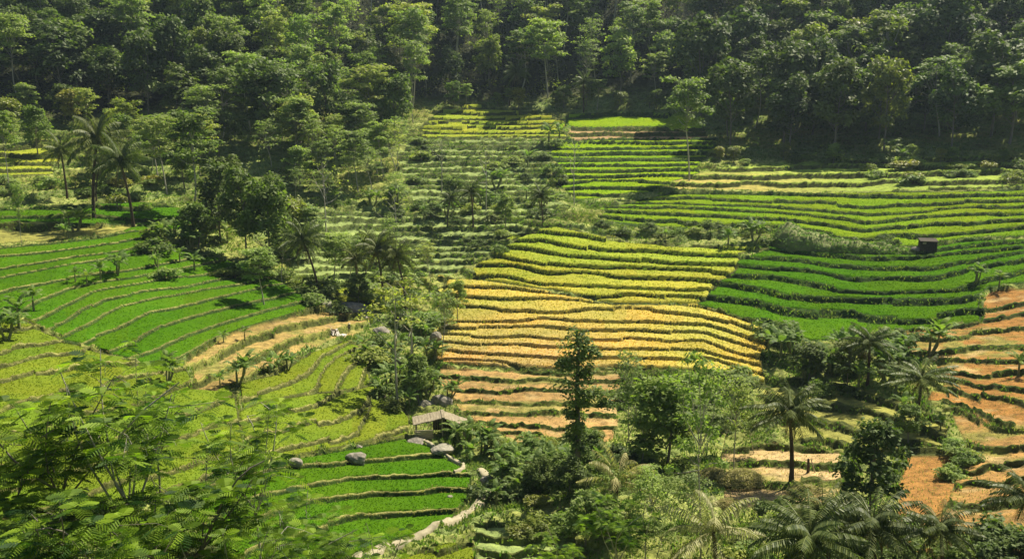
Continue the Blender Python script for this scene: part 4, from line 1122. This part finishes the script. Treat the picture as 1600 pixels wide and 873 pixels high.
shrub_band('j', 14, (0, 280, 240, 325), (12, 24), ['bush0','bush1','bush2','bush3'], '{} shrub from the left under the upper left palms', 'shrubs under the upper left palms', 10)
shrub_band('k', 14, (1200, 520, 1430, 620), (16, 34), ['bush0','bush1'], '{} shrub from the left in the banana clump below the deep green rice', 'shrubs in the right banana clump', 11)
shrub_band('l', 16, (1150, 790, 1420, 900), (26, 50), ['bush0','bush1','bush2'], '{} shrub from the left under the big bottom palms', 'shrubs under the bottom palms', 12)
shrub_band('q', 12, (1400, 835, 1600, 890), (26, 48), ['bush1','bush0'], '{} shrub from the left on the dark bank under the stubble terraces', 'shrubs on the bottom right bank', 17)
shrub_band('m', 14, (0, 840, 560, 980), (36, 60), ['bush0','bush1','bush2'], '{} shrub from the left under the near feather leaved trees', 'shrubs under the near trees', 13)
shrub_band('n', 8, (1480, 690, 1512, 770), (18, 28), ['bush0','bush2'], '{} shrub from the left in the hedge right of the ploughed patch', 'shrubs of the hedge beside the ploughed patch', 14)
shrub_band('o', 10, (430, 440, 600, 500), (12, 26), ['bush0','bush1','bush2'], '{} shrub from the left around the valley palms', 'shrubs around the valley palms', 15)
shrub_band('p', 8, (1205, 372, 1430, 384), (12, 22), ['bush1','bush1','bush0'], '{} shrub from the left on the overgrown mound', 'shrubs on the overgrown mound', 16)

def tree_band(cnt, region, hpx, keys, patt, group, seed, cat='tree', ph=15.0, wide=(.9, 1.2)):
    rr = random.Random(seed); items = []
    for i in range(cnt):
        u = region[0] + (region[2] - region[0]) * (i + rr.random()) / cnt; v = rr.uniform(region[1], region[3])
        x, y, z = GR.at(u, v); s = rr.uniform(*hpx) / 1500 * (y * cp - z * sp) / ph
        items.append((u, plant(rr.choice(keys), x, y, z - .1, s * rr.uniform(*wide), cat=cat, group=group, sz=s)))
    name_in_order(items, patt)
tree_band(11, (420, 232, 640, 275), (60, 95), ['airy0','alb1','alb3','airy1','airy2'], '{} tree from the left on the slope between forest and weedy terraces', 'trees between the forest and the weedy terraces', 21)
tree_band(7, (430, 285, 620, 325), (40, 75), ['airy0','alb2','airy1','bright1'], '{} tree from the left in the loose row above the weedy terraces', 'trees in the loose row above the weedy terraces', 22)
tree_band(10, (170, 215, 360, 290), (60, 100), ['alb0','alb3','bright1','bright2','broad2'], '{} tree from the left behind the three tall left palms', 'trees behind the left palms', 23)
tree_band(7, (0, 180, 180, 222), (45, 70), ['bright0','bright1','alb3','broad0'], '{} tree from the left above the small far left terraces', 'trees above the small far left terraces', 24)
tree_band(9, (400, 400, 690, 480), (50, 85), ['airy0','alb1','airy1','bright1'], '{} small tree from the left among the valley palms', 'small trees among the valley palms', 25)
tree_band(9, (1080, 250, 1600, 254), (24, 40), ['bright1','bright2','bright0'], '{} small light tree from the left at the foot of the right forest', 'small light trees at the foot of the right forest', 26)
tree_band(12, (690, 166, 1050, 172), (26, 50), ['bright1','bright2','bright0','alb1'], '{} small tree from the left along the top edge of the highest terraces', 'small trees along the highest terraces', 27)
tree_band(14, (430, 290, 860, 350), (26, 40), ['ban0','ban1','ban3','ban4'], '{} banana plant from the left on the weedy middle terraces', 'banana plants on the weedy middle terraces', 28, 'banana plant', 3.4)
tree_band(16, (240, 340, 480, 440), (28, 46), ['ban0','ban1','ban3','ban4'], '{} banana plant from the left under the left tree clump', 'banana plants under the left tree clump', 29, 'banana plant', 3.4)
tree_band(10, (560, 520, 680, 620), (36, 54), ['ban2','ban1','ban3','ban4'], '{} banana plant from the left along the valley stream', 'banana plants along the stream', 30, 'banana plant', 3.4)
tree_band(12, (1200, 540, 1420, 620), (44, 64), ['ban2','ban1','ban3','ban4'], '{} banana plant from the left in the dark thicket below the deep green rice', 'banana plants in the right thicket', 31, 'banana plant', 3.4)

tree_band(12, (735, 700, 900, 800), (40, 70), ['ban0','ban1','ban2','ban3','ban4'], '{} banana plant from the left on the rough ground below the harvested terraces', 'banana plants on the valley bottom', 32, 'banana plant', 3.4)
tree_band(9, (900, 800, 1120, 880), (60, 120), ['airy0','airy1','bright1','airy2'], '{} low tree from the left in the thicket at the bottom centre', 'low trees at the bottom centre', 33)
tree_band(8, (960, 640, 1200, 740), (60, 120), ['airy2','bright1','airy0','alb1'], '{} low tree from the left around the broad green valley tree', 'low trees around the broad valley tree', 34)
tree_band(6, (830, 730, 960, 800), (50, 90), ['broad1','bright2','broad3'], '{} dark low tree from the left at the foot of the ivy covered trunk', 'low trees at the foot of the ivy trunk', 35)

# ------------------------------------------------------------------ forest undergrowth (uncountable leaf mass on the forest floor)
R = np.random.default_rng(77)
wt = (forest_w * np.gradient(YY, axis=0) * np.gradient(XX, axis=1) * ((UF > -80) & (UF < 1680) & (YY < 400))).ravel(); wt = np.clip(wt, 0, None); wt /= wt.sum()
idx = R.choice(len(wt), 6500, p=wt); P0 = Vall[idx]
k = 14
P = np.repeat(P0, k, 0) + R.normal(size=(len(P0) * k, 3)) * [1.1, 1.1, .6] + np.repeat(np.stack([np.zeros(len(P0)), np.zeros(len(P0)), R.uniform(.3, 3.2, len(P0))], 1), k, 0)
V, F, v = leaves(P, .34, None, .6, R)
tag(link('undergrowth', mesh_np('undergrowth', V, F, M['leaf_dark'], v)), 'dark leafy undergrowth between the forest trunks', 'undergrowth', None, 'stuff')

# ------------------------------------------------------------------ built things, rocks, people
import bmesh
def box(bm, c, s, rx=0, ry=0, rz=0, bevel=.01):
    r = bmesh.ops.create_cube(bm, size=1.0)
    Mx = Matrix.Translation(c) @ Matrix.Rotation(rz, 4, 'Z') @ Matrix.Rotation(ry, 4, 'Y') @ Matrix.Rotation(rx, 4, 'X') @ Matrix.Diagonal((*s, 1))
    bmesh.ops.transform(bm, matrix=Mx, verts=r['verts']); return r['verts']
def bm_obj(name, bm, mat, parent=None, bevel=.015):
    if bevel:
        bmesh.ops.bevel(bm, geom=list(bm.edges), offset=bevel, segments=1, affect='EDGES')
    me = bpy.data.meshes.new(name); bm.to_mesh(me); bm.free(); me.materials.append(M[mat])
    return link(name, me, parent)
def empty(name, loc, rz=0, label=None, cat=None, group=None, s=1):
    e = bpy.data.objects.new(name, None); COL.objects.link(e); e.location = loc; e.rotation_euler = (0, 0, rz); e.scale = (s, s, s)
    return tag(e, label, cat, group)

# thatched shelter beside the stream, gable towards the camera
x, y, z = GR.at(693, 678)
z += .05
e = empty('field_shelter', (x, y, z), math.radians(8), 'open thatched shelter with dark gable beside the stream', 'hut')
e.scale = (.92, 1, .8)
apex, eav = 2.45, 1.35
for sx, wd_, ez in ((-1, 3.2, 1.75), (1, 2.7, 1.15)):
    bm = bmesh.new(); n = 10
    for k in range(n):     # overlapping layers of thatch
        f0 = k / n; xa = sx * wd_ * (f0 + .5 / n); za = apex + (ez - apex) * (f0 + .5 / n)
        ang = math.atan2(apex - ez, wd_) * sx
        box(bm, (xa, 0, za + .035), (wd_ / n * 1.45, 2.3 + .12 * math.sin(k * 5), .13), ry=ang - sx * .06)
    bm_obj('roof', bm, 'thatch', e, .02)
bm = bmesh.new(); box(bm, (0, 0, apex + .13), (.34, 2.4, .12)); bm_obj('ridge_cap', bm, 'thatch', e, .03)
for px_, h_ in ((-2.9, 1.75), (-.1, 2.35), (2.4, 1.2)):
    for py in (-.95, .95):
        bm = bmesh.new(); box(bm, (px_, py, h_ / 2 - .15), (.13, .13, h_ + .2)); bm_obj('post', bm, 'board', e)
bm = bmesh.new()
for k in range(14): box(bm, (-.9 + .25 * k, 1.0, .72), (.24, .05, 1.45 if k < 11 else 1.1))
bm_obj('back_wall', bm, 'dark_board', e, .006)
bm = bmesh.new()
for k in range(5): box(bm, (-2.15, -1.5 - .02 * k, .18 + .25 * k), (2.0, .07, .20), rz=.02 * (k % 3 - 1))
bm_obj('side_boards', bm, 'board', e)
bm = bmesh.new()
for k in range(5): box(bm, (2.55 + .03 * k, -1.1, .15 + .2 * k), (.9, .9, .13), rz=.1 * (k % 3), ry=.15)
bm_obj('board_stack', bm, 'board', e)
def rock(u, v, wpx, label, seed, pale=False, sq=(1, .8, .65), rz=0.0):
    x, y, z = GR.at(u, v); r = wpx / 2 / 1500 * (y * cp - z * sp) * .92
    me = boulder(seed, r, sq); me.materials.append(M['rock_pale' if pale else 'rock'])
    o = link('boulder', me); o.location = (x, y, z + r * sq[2] * .2); o.rotation_euler = (0, 0, rz); tag(o, label, 'rock')
rock(556, 719, 40, 'big grey brown boulder standing in the lowest broad paddies', 3, sq=(1, .75, .68))
rock(461, 726, 26, 'small rounded brown boulder on the bund left of the big boulder', 4, sq=(1, .8, .72))
rock(666, 633, 26, 'pale rock behind the left roof slope of the shelter', 5, True)
rock(690, 630, 40, 'dark brown boulder behind the shelter ridge', 6, sq=(1, .8, .7))
rock(690, 704, 48, 'large pale rock slab below the shelter', 7, True, (.85, 1.0, .34))
rock(650, 690, 36, 'rock at the corner between the last fan paddy and the shelter', 9)
rock(548, 484, 62, 'long dark boulder in the stream bed above the working people', 10, False, (1, .6, .4))
rock(515, 474, 34, 'pale boulder left of the long stream boulder', 11, True)
rock(566, 497, 26, 'flat pale rock right of the working people', 12, True, (1, .7, .35))
rock(596, 520, 34, 'grey rock under the forked bare trees', 13)
rock(612, 560, 36, 'pale rock in the stream below the forked bare trees', 14, True)
rock(583, 545, 24, 'small pale rock at the upper corner of the fan paddies', 15, True)
rock(681, 534, 22, 'dark rock at the left tip of the golden terraces', 16, False, (.9, .8, 1.0))
rock(675, 530, 12, 'slim upright whitish stone at the left tip of the golden terraces', 17, True, (.55, .5, 1.7))
rock(762, 752, 26, 'rock on the outside of the earth track bend', 18)
rock(704, 776, 10, 'small white stone in the lowest paddies', 19, True)
rock(1430, 388, 20, 'low stone left of the dark field hut', 20)
rock(560, 700, 16, 'stone below the wall of the stepped paddies', 21)

# heaps of dry cut grass at the bottom right
def heap(u, v, wpx, label, seed, hh=.5):
    x, y, z = GR.at(u, v); r = wpx / 2 / 1500 * (y * cp - z * sp); R = np.random.default_rng(seed)
    n = 2600; a = R.uniform(0, 6.283, n); q = np.sqrt(R.random(n)); zz = hh * r * (1 - q ** 2) * R.uniform(.7, 1, n)
    P = np.stack([np.cos(a) * q * r, np.sin(a) * q * r * .8, zz], 1)
    V, F, vv = leaves(P, r * .09, None, .8, R, .18)
    o = link('grass_heap', mesh_np('grass_heap', V, F, M['straw'], vv)); o.location = (x, y, z); tag(o, label, 'heap')
heap(1115, 745, 60, 'left heap of pale dry cut grass behind the big bottom palms', 41)
heap(1160, 752, 76, 'middle and biggest heap of pale dry cut grass', 42)
heap(1262, 770, 66, 'right round heap of orange straw near the large palm trunk', 43, .35)
heap(1140, 790, 50, 'front small heap of dry cut grass among the bottom palms', 44)
heap(1225, 800, 40, 'small pale grass heap below the large palm trunk', 45)

# dark field hut on the right terraces
x, y, z = GR.at(1449, 389)
e = empty('field_hut', (x, y, z), math.radians(-14), 'small dark wooden field hut with flat roof on the right terraces', 'hut', None, .82)
bm = bmesh.new()
for k in range(9):
    box(bm, (-1.2 + .3 * k, -1.0, .8), (.28, .05, 1.7)) if k not in (1, 2) else box(bm, (-1.2 + .3 * k, -1.0, .45), (.28, .05, .9))
    box(bm, (-1.2 + .3 * k, 1.0, .85), (.28, .05, 1.8))
for k in range(7):
    box(bm, (-1.36, -.9 + .3 * k, .85), (.05, .28, 1.8)); box(bm, (1.36, -.9 + .3 * k, .85), (.05, .28, 1.8))
bm_obj('wall', bm, 'dark_board', e, .006)
bm = bmesh.new(); box(bm, (0, -.1, 1.86), (3.1, 2.7, .09), rx=.08); bm_obj('roof', bm, 'dark_board', e, .02)
bm = bmesh.new(); box(bm, (-.72, -1.05, 1.35), (.62, .05, .34), rx=-.25); bm_obj('window_flap', bm, 'board', e, .008)
for sx in (-1.3, 1.3):
    for sy in (-1.1, 1.0):
        bm = bmesh.new(); box(bm, (sx * 1.08, sy, .75), (.1, .1, 2.0)); bm_obj('post', bm, 'bark_dark', e)

# dark stump and leaning pale stake at the bottom right
x, y, z = GR.at(1262, 738)
V, F = tube([(0, 0, -.2), (.02, 0, .5), (-.03, 0, 1.25), (-.02, 0, 1.32)], [.15, .12, .11, .02], 8)
o = link('tree_stump', mesh_np('tree_stump', V, F, M['bark_dark'], smooth=True)); o.location = (x, y, z); tag(o, 'dark upright stump on the tan terraces right of the large palm', 'stump')
V, F = tube([(.6, -.3, -.1), (.35, -.2, .7), (.15, -.1, 1.35)], [.06, .055, .04], 6)
o = link('stake', mesh_np('stake', V, F, M['board'], smooth=True)); o.location = (x, y, z); tag(o, 'pale leaning stake against the dark stump on the tan terraces', 'stake')

# trodden earth track around the lowest paddies
def ribbon(pts, width, name, label, mat, h=.05):
    P = [np.array(GR.at(u, v)) for u, v in pts]
    out = []
    for a, b in zip(P[:-1], P[1:]):
        n = max(2, int(np.linalg.norm(b - a) / .35))
        for k in range(n): out.append(a + (b - a) * k / n)
    out.append(P[-1]); out = np.array(out)
    ks = 5; ker = np.ones(2 * ks + 1) / (2 * ks + 1)
    xy = np.stack([np.convolve(np.pad(out[:, i], ks, 'edge'), ker, 'valid') for i in (0, 1)], 1)
    t = np.gradient(xy, axis=0); t /= np.linalg.norm(t, axis=1)[:, None] + 1e-9; nrm = np.stack([-t[:, 1], t[:, 0]], 1)
    zc = np.array([GR.z(*p) for p in xy]); zc = np.convolve(np.pad(zc, ks, 'edge'), ker, 'valid')
    prof = [(-.62, -.5), (-.5, h), (-.2, h + .03), (.2, h + .03), (.5, h), (.62, -.5)]
    V = []; m = len(prof)
    for i in range(len(xy)):
        wv_ = width * (1 + .15 * math.sin(i * .7) + .1 * math.sin(i * 1.9))
        for a, dz_ in prof: p = xy[i] + nrm[i] * a * wv_; V.append((p[0], p[1], (max(zc[i], GR.z(*p) - .02) + dz_ + .12 if dz_ > 0 else zc[i] + dz_) + .02 * math.sin(i * 2.3 + a * 9)))
    F = [(i * m + k, i * m + k + 1, (i + 1) * m + k + 1, (i + 1) * m + k) for i in range(len(xy) - 1) for k in range(m - 1)]
    o = link(name, mesh_np(name, V, F, M[mat], smooth=True)); tag(o, label, None, None, 'structure')
ribbon([(545,880),(590,862),(624,850),(665,836),(704,822),(728,808),(748,790),(764,772),(770,758),(762,744),(745,734)], .65, 'path', 'curved pale earth track around the lowest paddies', 'path')
ribbon([(650,684),(690,706),(715,722),(732,734),(722,741),(700,742)], .32, 'path', 'narrow earth bund running down from the shelter', 'path')

# long overgrown mound on the right terraces
x0, y0, z0 = GR.at(1310, 386); R = np.random.default_rng(9)
ns, nt_ = 60, 14; V = []
A0 = np.array(GR.at(1205, 376)); A1 = np.array(GR.at(1430, 388))
for i in range(ns):
    f = i / (ns - 1); c = A0 + (A1 - A0) * f
    hgt = np.interp(f, [0, .06, .15, .28, .5, .62, .8, 1], [.2, 2.2, 3.1, 2.2, 1.6, 1.5, .8, .1]); wdt = np.interp(f, [0, .1, .3, 1], [1, 3.4, 3, 1.2])
    for k in range(nt_):
        a = math.pi * k / (nt_ - 1); xx_ = c[0]; yy_ = c[1] - math.cos(a) * wdt
        nz = 1 + .22 * float(N1(xx_ / 1.2, yy_ / 1.2)) + .1 * float(N2(xx_ * 2, yy_ * 2))
        V.append((xx_ + .3 * float(N3(yy_, xx_)), yy_, GR.z(xx_, yy_) - .15 + hgt * math.sin(a) ** .8 * nz))
F = [(i * nt_ + k, (i + 1) * nt_ + k, (i + 1) * nt_ + k + 1, i * nt_ + k + 1) for i in range(ns - 1) for k in range(nt_ - 1)]
V = np.array(V); F = np.array(F)
mnd = link('terrain_mound', mesh_np('terrain_mound', V, F, plain_mat('mound_grass', (.09,.12,.035), (.24,.25,.09), .8, bump=1.0), smooth=True)); tag(mnd, None, None, None, 'structure')
ids = R.choice(len(V), 6000); P = V[ids] + R.normal(size=(6000, 3)) * [.35, .25, .12]
lv, lf, lr = leaves(P, .22, None, .5, R, .35)
tag(link('mound_weeds', mesh_np('mound_weeds', lv, lf, M['weed_green'], lr)), 'thick grey green weeds covering the long mound on the right terraces', 'weeds', None, 'stuff')

# people: one continuous skinned body each, bent over the pale sheet
def person(loc, rz, pose, s, cloth, label):
    e = empty('person', loc, rz, label, 'person', None, s)
    J = pose; me = bpy.data.meshes.new('body'); names = list(J)
    E = [('pelvis','chest'),('chest','neck'),('neck','head'),('head','crown'),('chest','shl'),('shl','ell'),('ell','hal'),('chest','shr'),('shr','elr'),('elr','har'),
         ('pelvis','hil'),('hil','knl'),('knl','anl'),('anl','tol'),('pelvis','hir'),('hir','knr'),('knr','anr'),('anr','tor')]
    rad = dict(pelvis=.14, chest=.15, neck=.055, head=.10, crown=.07, shl=.07, ell=.045, hal=.035, shr=.07, elr=.045, har=.035, hil=.10, knl=.065, anl=.045, tol=.04, hir=.10, knr=.065, anr=.045, tor=.04)
    me.from_pydata([J[n] for n in names], [(names.index(a), names.index(b)) for a, b in E], [])
    o = link('body', me, e); me.materials.append(M[cloth])
    md = o.modifiers.new('skin', 'SKIN')
    for i, n in enumerate(names): me.skin_vertices[0].data[i].radius = (rad[n], rad[n] * .85)
    me.skin_vertices[0].data[0].use_root = True
    sb = o.modifiers.new('sub', 'SUBSURF'); sb.levels = 2; sb.render_levels = 2
    h = Vector(J['head']); cr = Vector(J['crown']); ax = (cr - h).normalized()
    bm = bmesh.new(); r = bmesh.ops.create_cone(bm, cap_ends=True, segments=20, radius1=.26, radius2=.03, depth=.17)
    q = ax.to_track_quat('Z', 'Y').to_matrix().to_4x4()
    bmesh.ops.transform(bm, matrix=Matrix.Translation(cr + ax * .06) @ q, verts=bm.verts)
    bm_obj('hat', bm, 'straw_hat', e, 0)
    return e
stand = dict(pelvis=(0,0,.92), chest=(0,-.10,1.32), neck=(0,-.16,1.47), head=(0,-.22,1.58), crown=(0,-.25,1.70), shl=(.19,-.12,1.38), ell=(.25,-.22,1.12), hal=(.18,-.42,.98), shr=(-.19,-.12,1.38), elr=(-.26,-.2,1.1), har=(-.16,-.40,.95),
             hil=(.10,0,.86), knl=(.12,-.04,.48), anl=(.12,.02,.08), tol=(.13,-.15,.04), hir=(-.10,0,.86), knr=(-.13,.02,.48), anr=(-.14,.10,.08), tor=(-.15,-.06,.04))
bend = dict(pelvis=(0,.1,.80), chest=(0,-.28,.95), neck=(0,-.42,.97), head=(0,-.52,.95), crown=(0,-.63,.93), shl=(.19,-.30,.95), ell=(.22,-.38,.66), hal=(.16,-.48,.42), shr=(-.19,-.30,.95), elr=(-.22,-.36,.66), har=(-.16,-.5,.40),
             hil=(.10,.08,.76), knl=(.13,-.08,.44), anl=(.13,.06,.08), tol=(.14,-.12,.04), hir=(-.10,.08,.76), knr=(-.13,-.04,.44), anr=(-.14,.14,.08), tor=(-.15,-.03,.04))
x, y, z = GR.at(546, 517); person((x, y, z), .3, stand, .82, 'cloth_dark', 'person in dark clothes and pale hat standing on the ochre ground beside the pale sheet')
x2, y2, z2 = GR.at(525, 514); person((x2, y2, z2), -1.9, bend, .95, 'cloth_brown', 'person in dark clothes bending down over the pale sheet on the ochre ground')
xs, ys, zs = GR.at(531, 518)
n = 14; V = []; 
for i in range(n):
    for j in range(n):
        px_, py_ = xs + (i / (n - 1) - .5) * 2.0 * (1 - .2 * abs(j / 13 - .5)), ys + (j / (n - 1) - .5) * 1.9
        V.append((px_, py_, max(GR.z(px_, py_), zs - .4) + .06 + .05 * abs(float(N1(px_ * 2, py_ * 2)))))
for V_i in range(len(V)): pass
nv = len(V); V += [(a, b, c - .05) for a, b, c in V]
F = []
for i in range(n - 1):
    for j in range(n - 1):
        a = i * n + j; F.append((a, a + n, a + n + 1, a + 1)); F.append((a + nv, a + 1 + nv, a + n + 1 + nv, a + n + nv))
o = link('ground_sheet', mesh_np('ground_sheet', V, F, M['sheet'])); tag(o, 'crumpled pale sheet spread on the ochre ground between the two people', 'sheet')

# ------------------------------------------------------------------ humid air
bm = bmesh.new(); bmesh.ops.create_cube(bm, size=1.0)
zlo = min(float(ZZ.min()), float(HZ.min())) - 1; zhi = max(float(ZZ.max()), float(HZ.max())) + 30
bmesh.ops.transform(bm, matrix=Matrix.Translation((0, 480, (zlo + zhi) / 2)) @ Matrix.Diagonal((2000, 1600, zhi - zlo, 1)), verts=bm.verts)
me = bpy.data.meshes.new('haze'); bm.to_mesh(me); bm.free()
hm = bpy.data.materials.new('humid_air'); hm.use_nodes = True; hn = hm.node_tree; hn.nodes.remove(hn.nodes['Principled BSDF'])
pv = hn.nodes.new('ShaderNodeVolumePrincipled'); pv.inputs['Density'].default_value = .00012; pv.inputs['Color'].default_value = (.62, .80, 1, 1); pv.inputs['Anisotropy'].default_value = .35
hn.links.new(pv.outputs[0], hn.nodes['Material Output'].inputs['Volume'])
me.materials.append(hm); tag(link('haze', me), 'thin bluish haze in the valley air', 'haze', None, 'stuff')
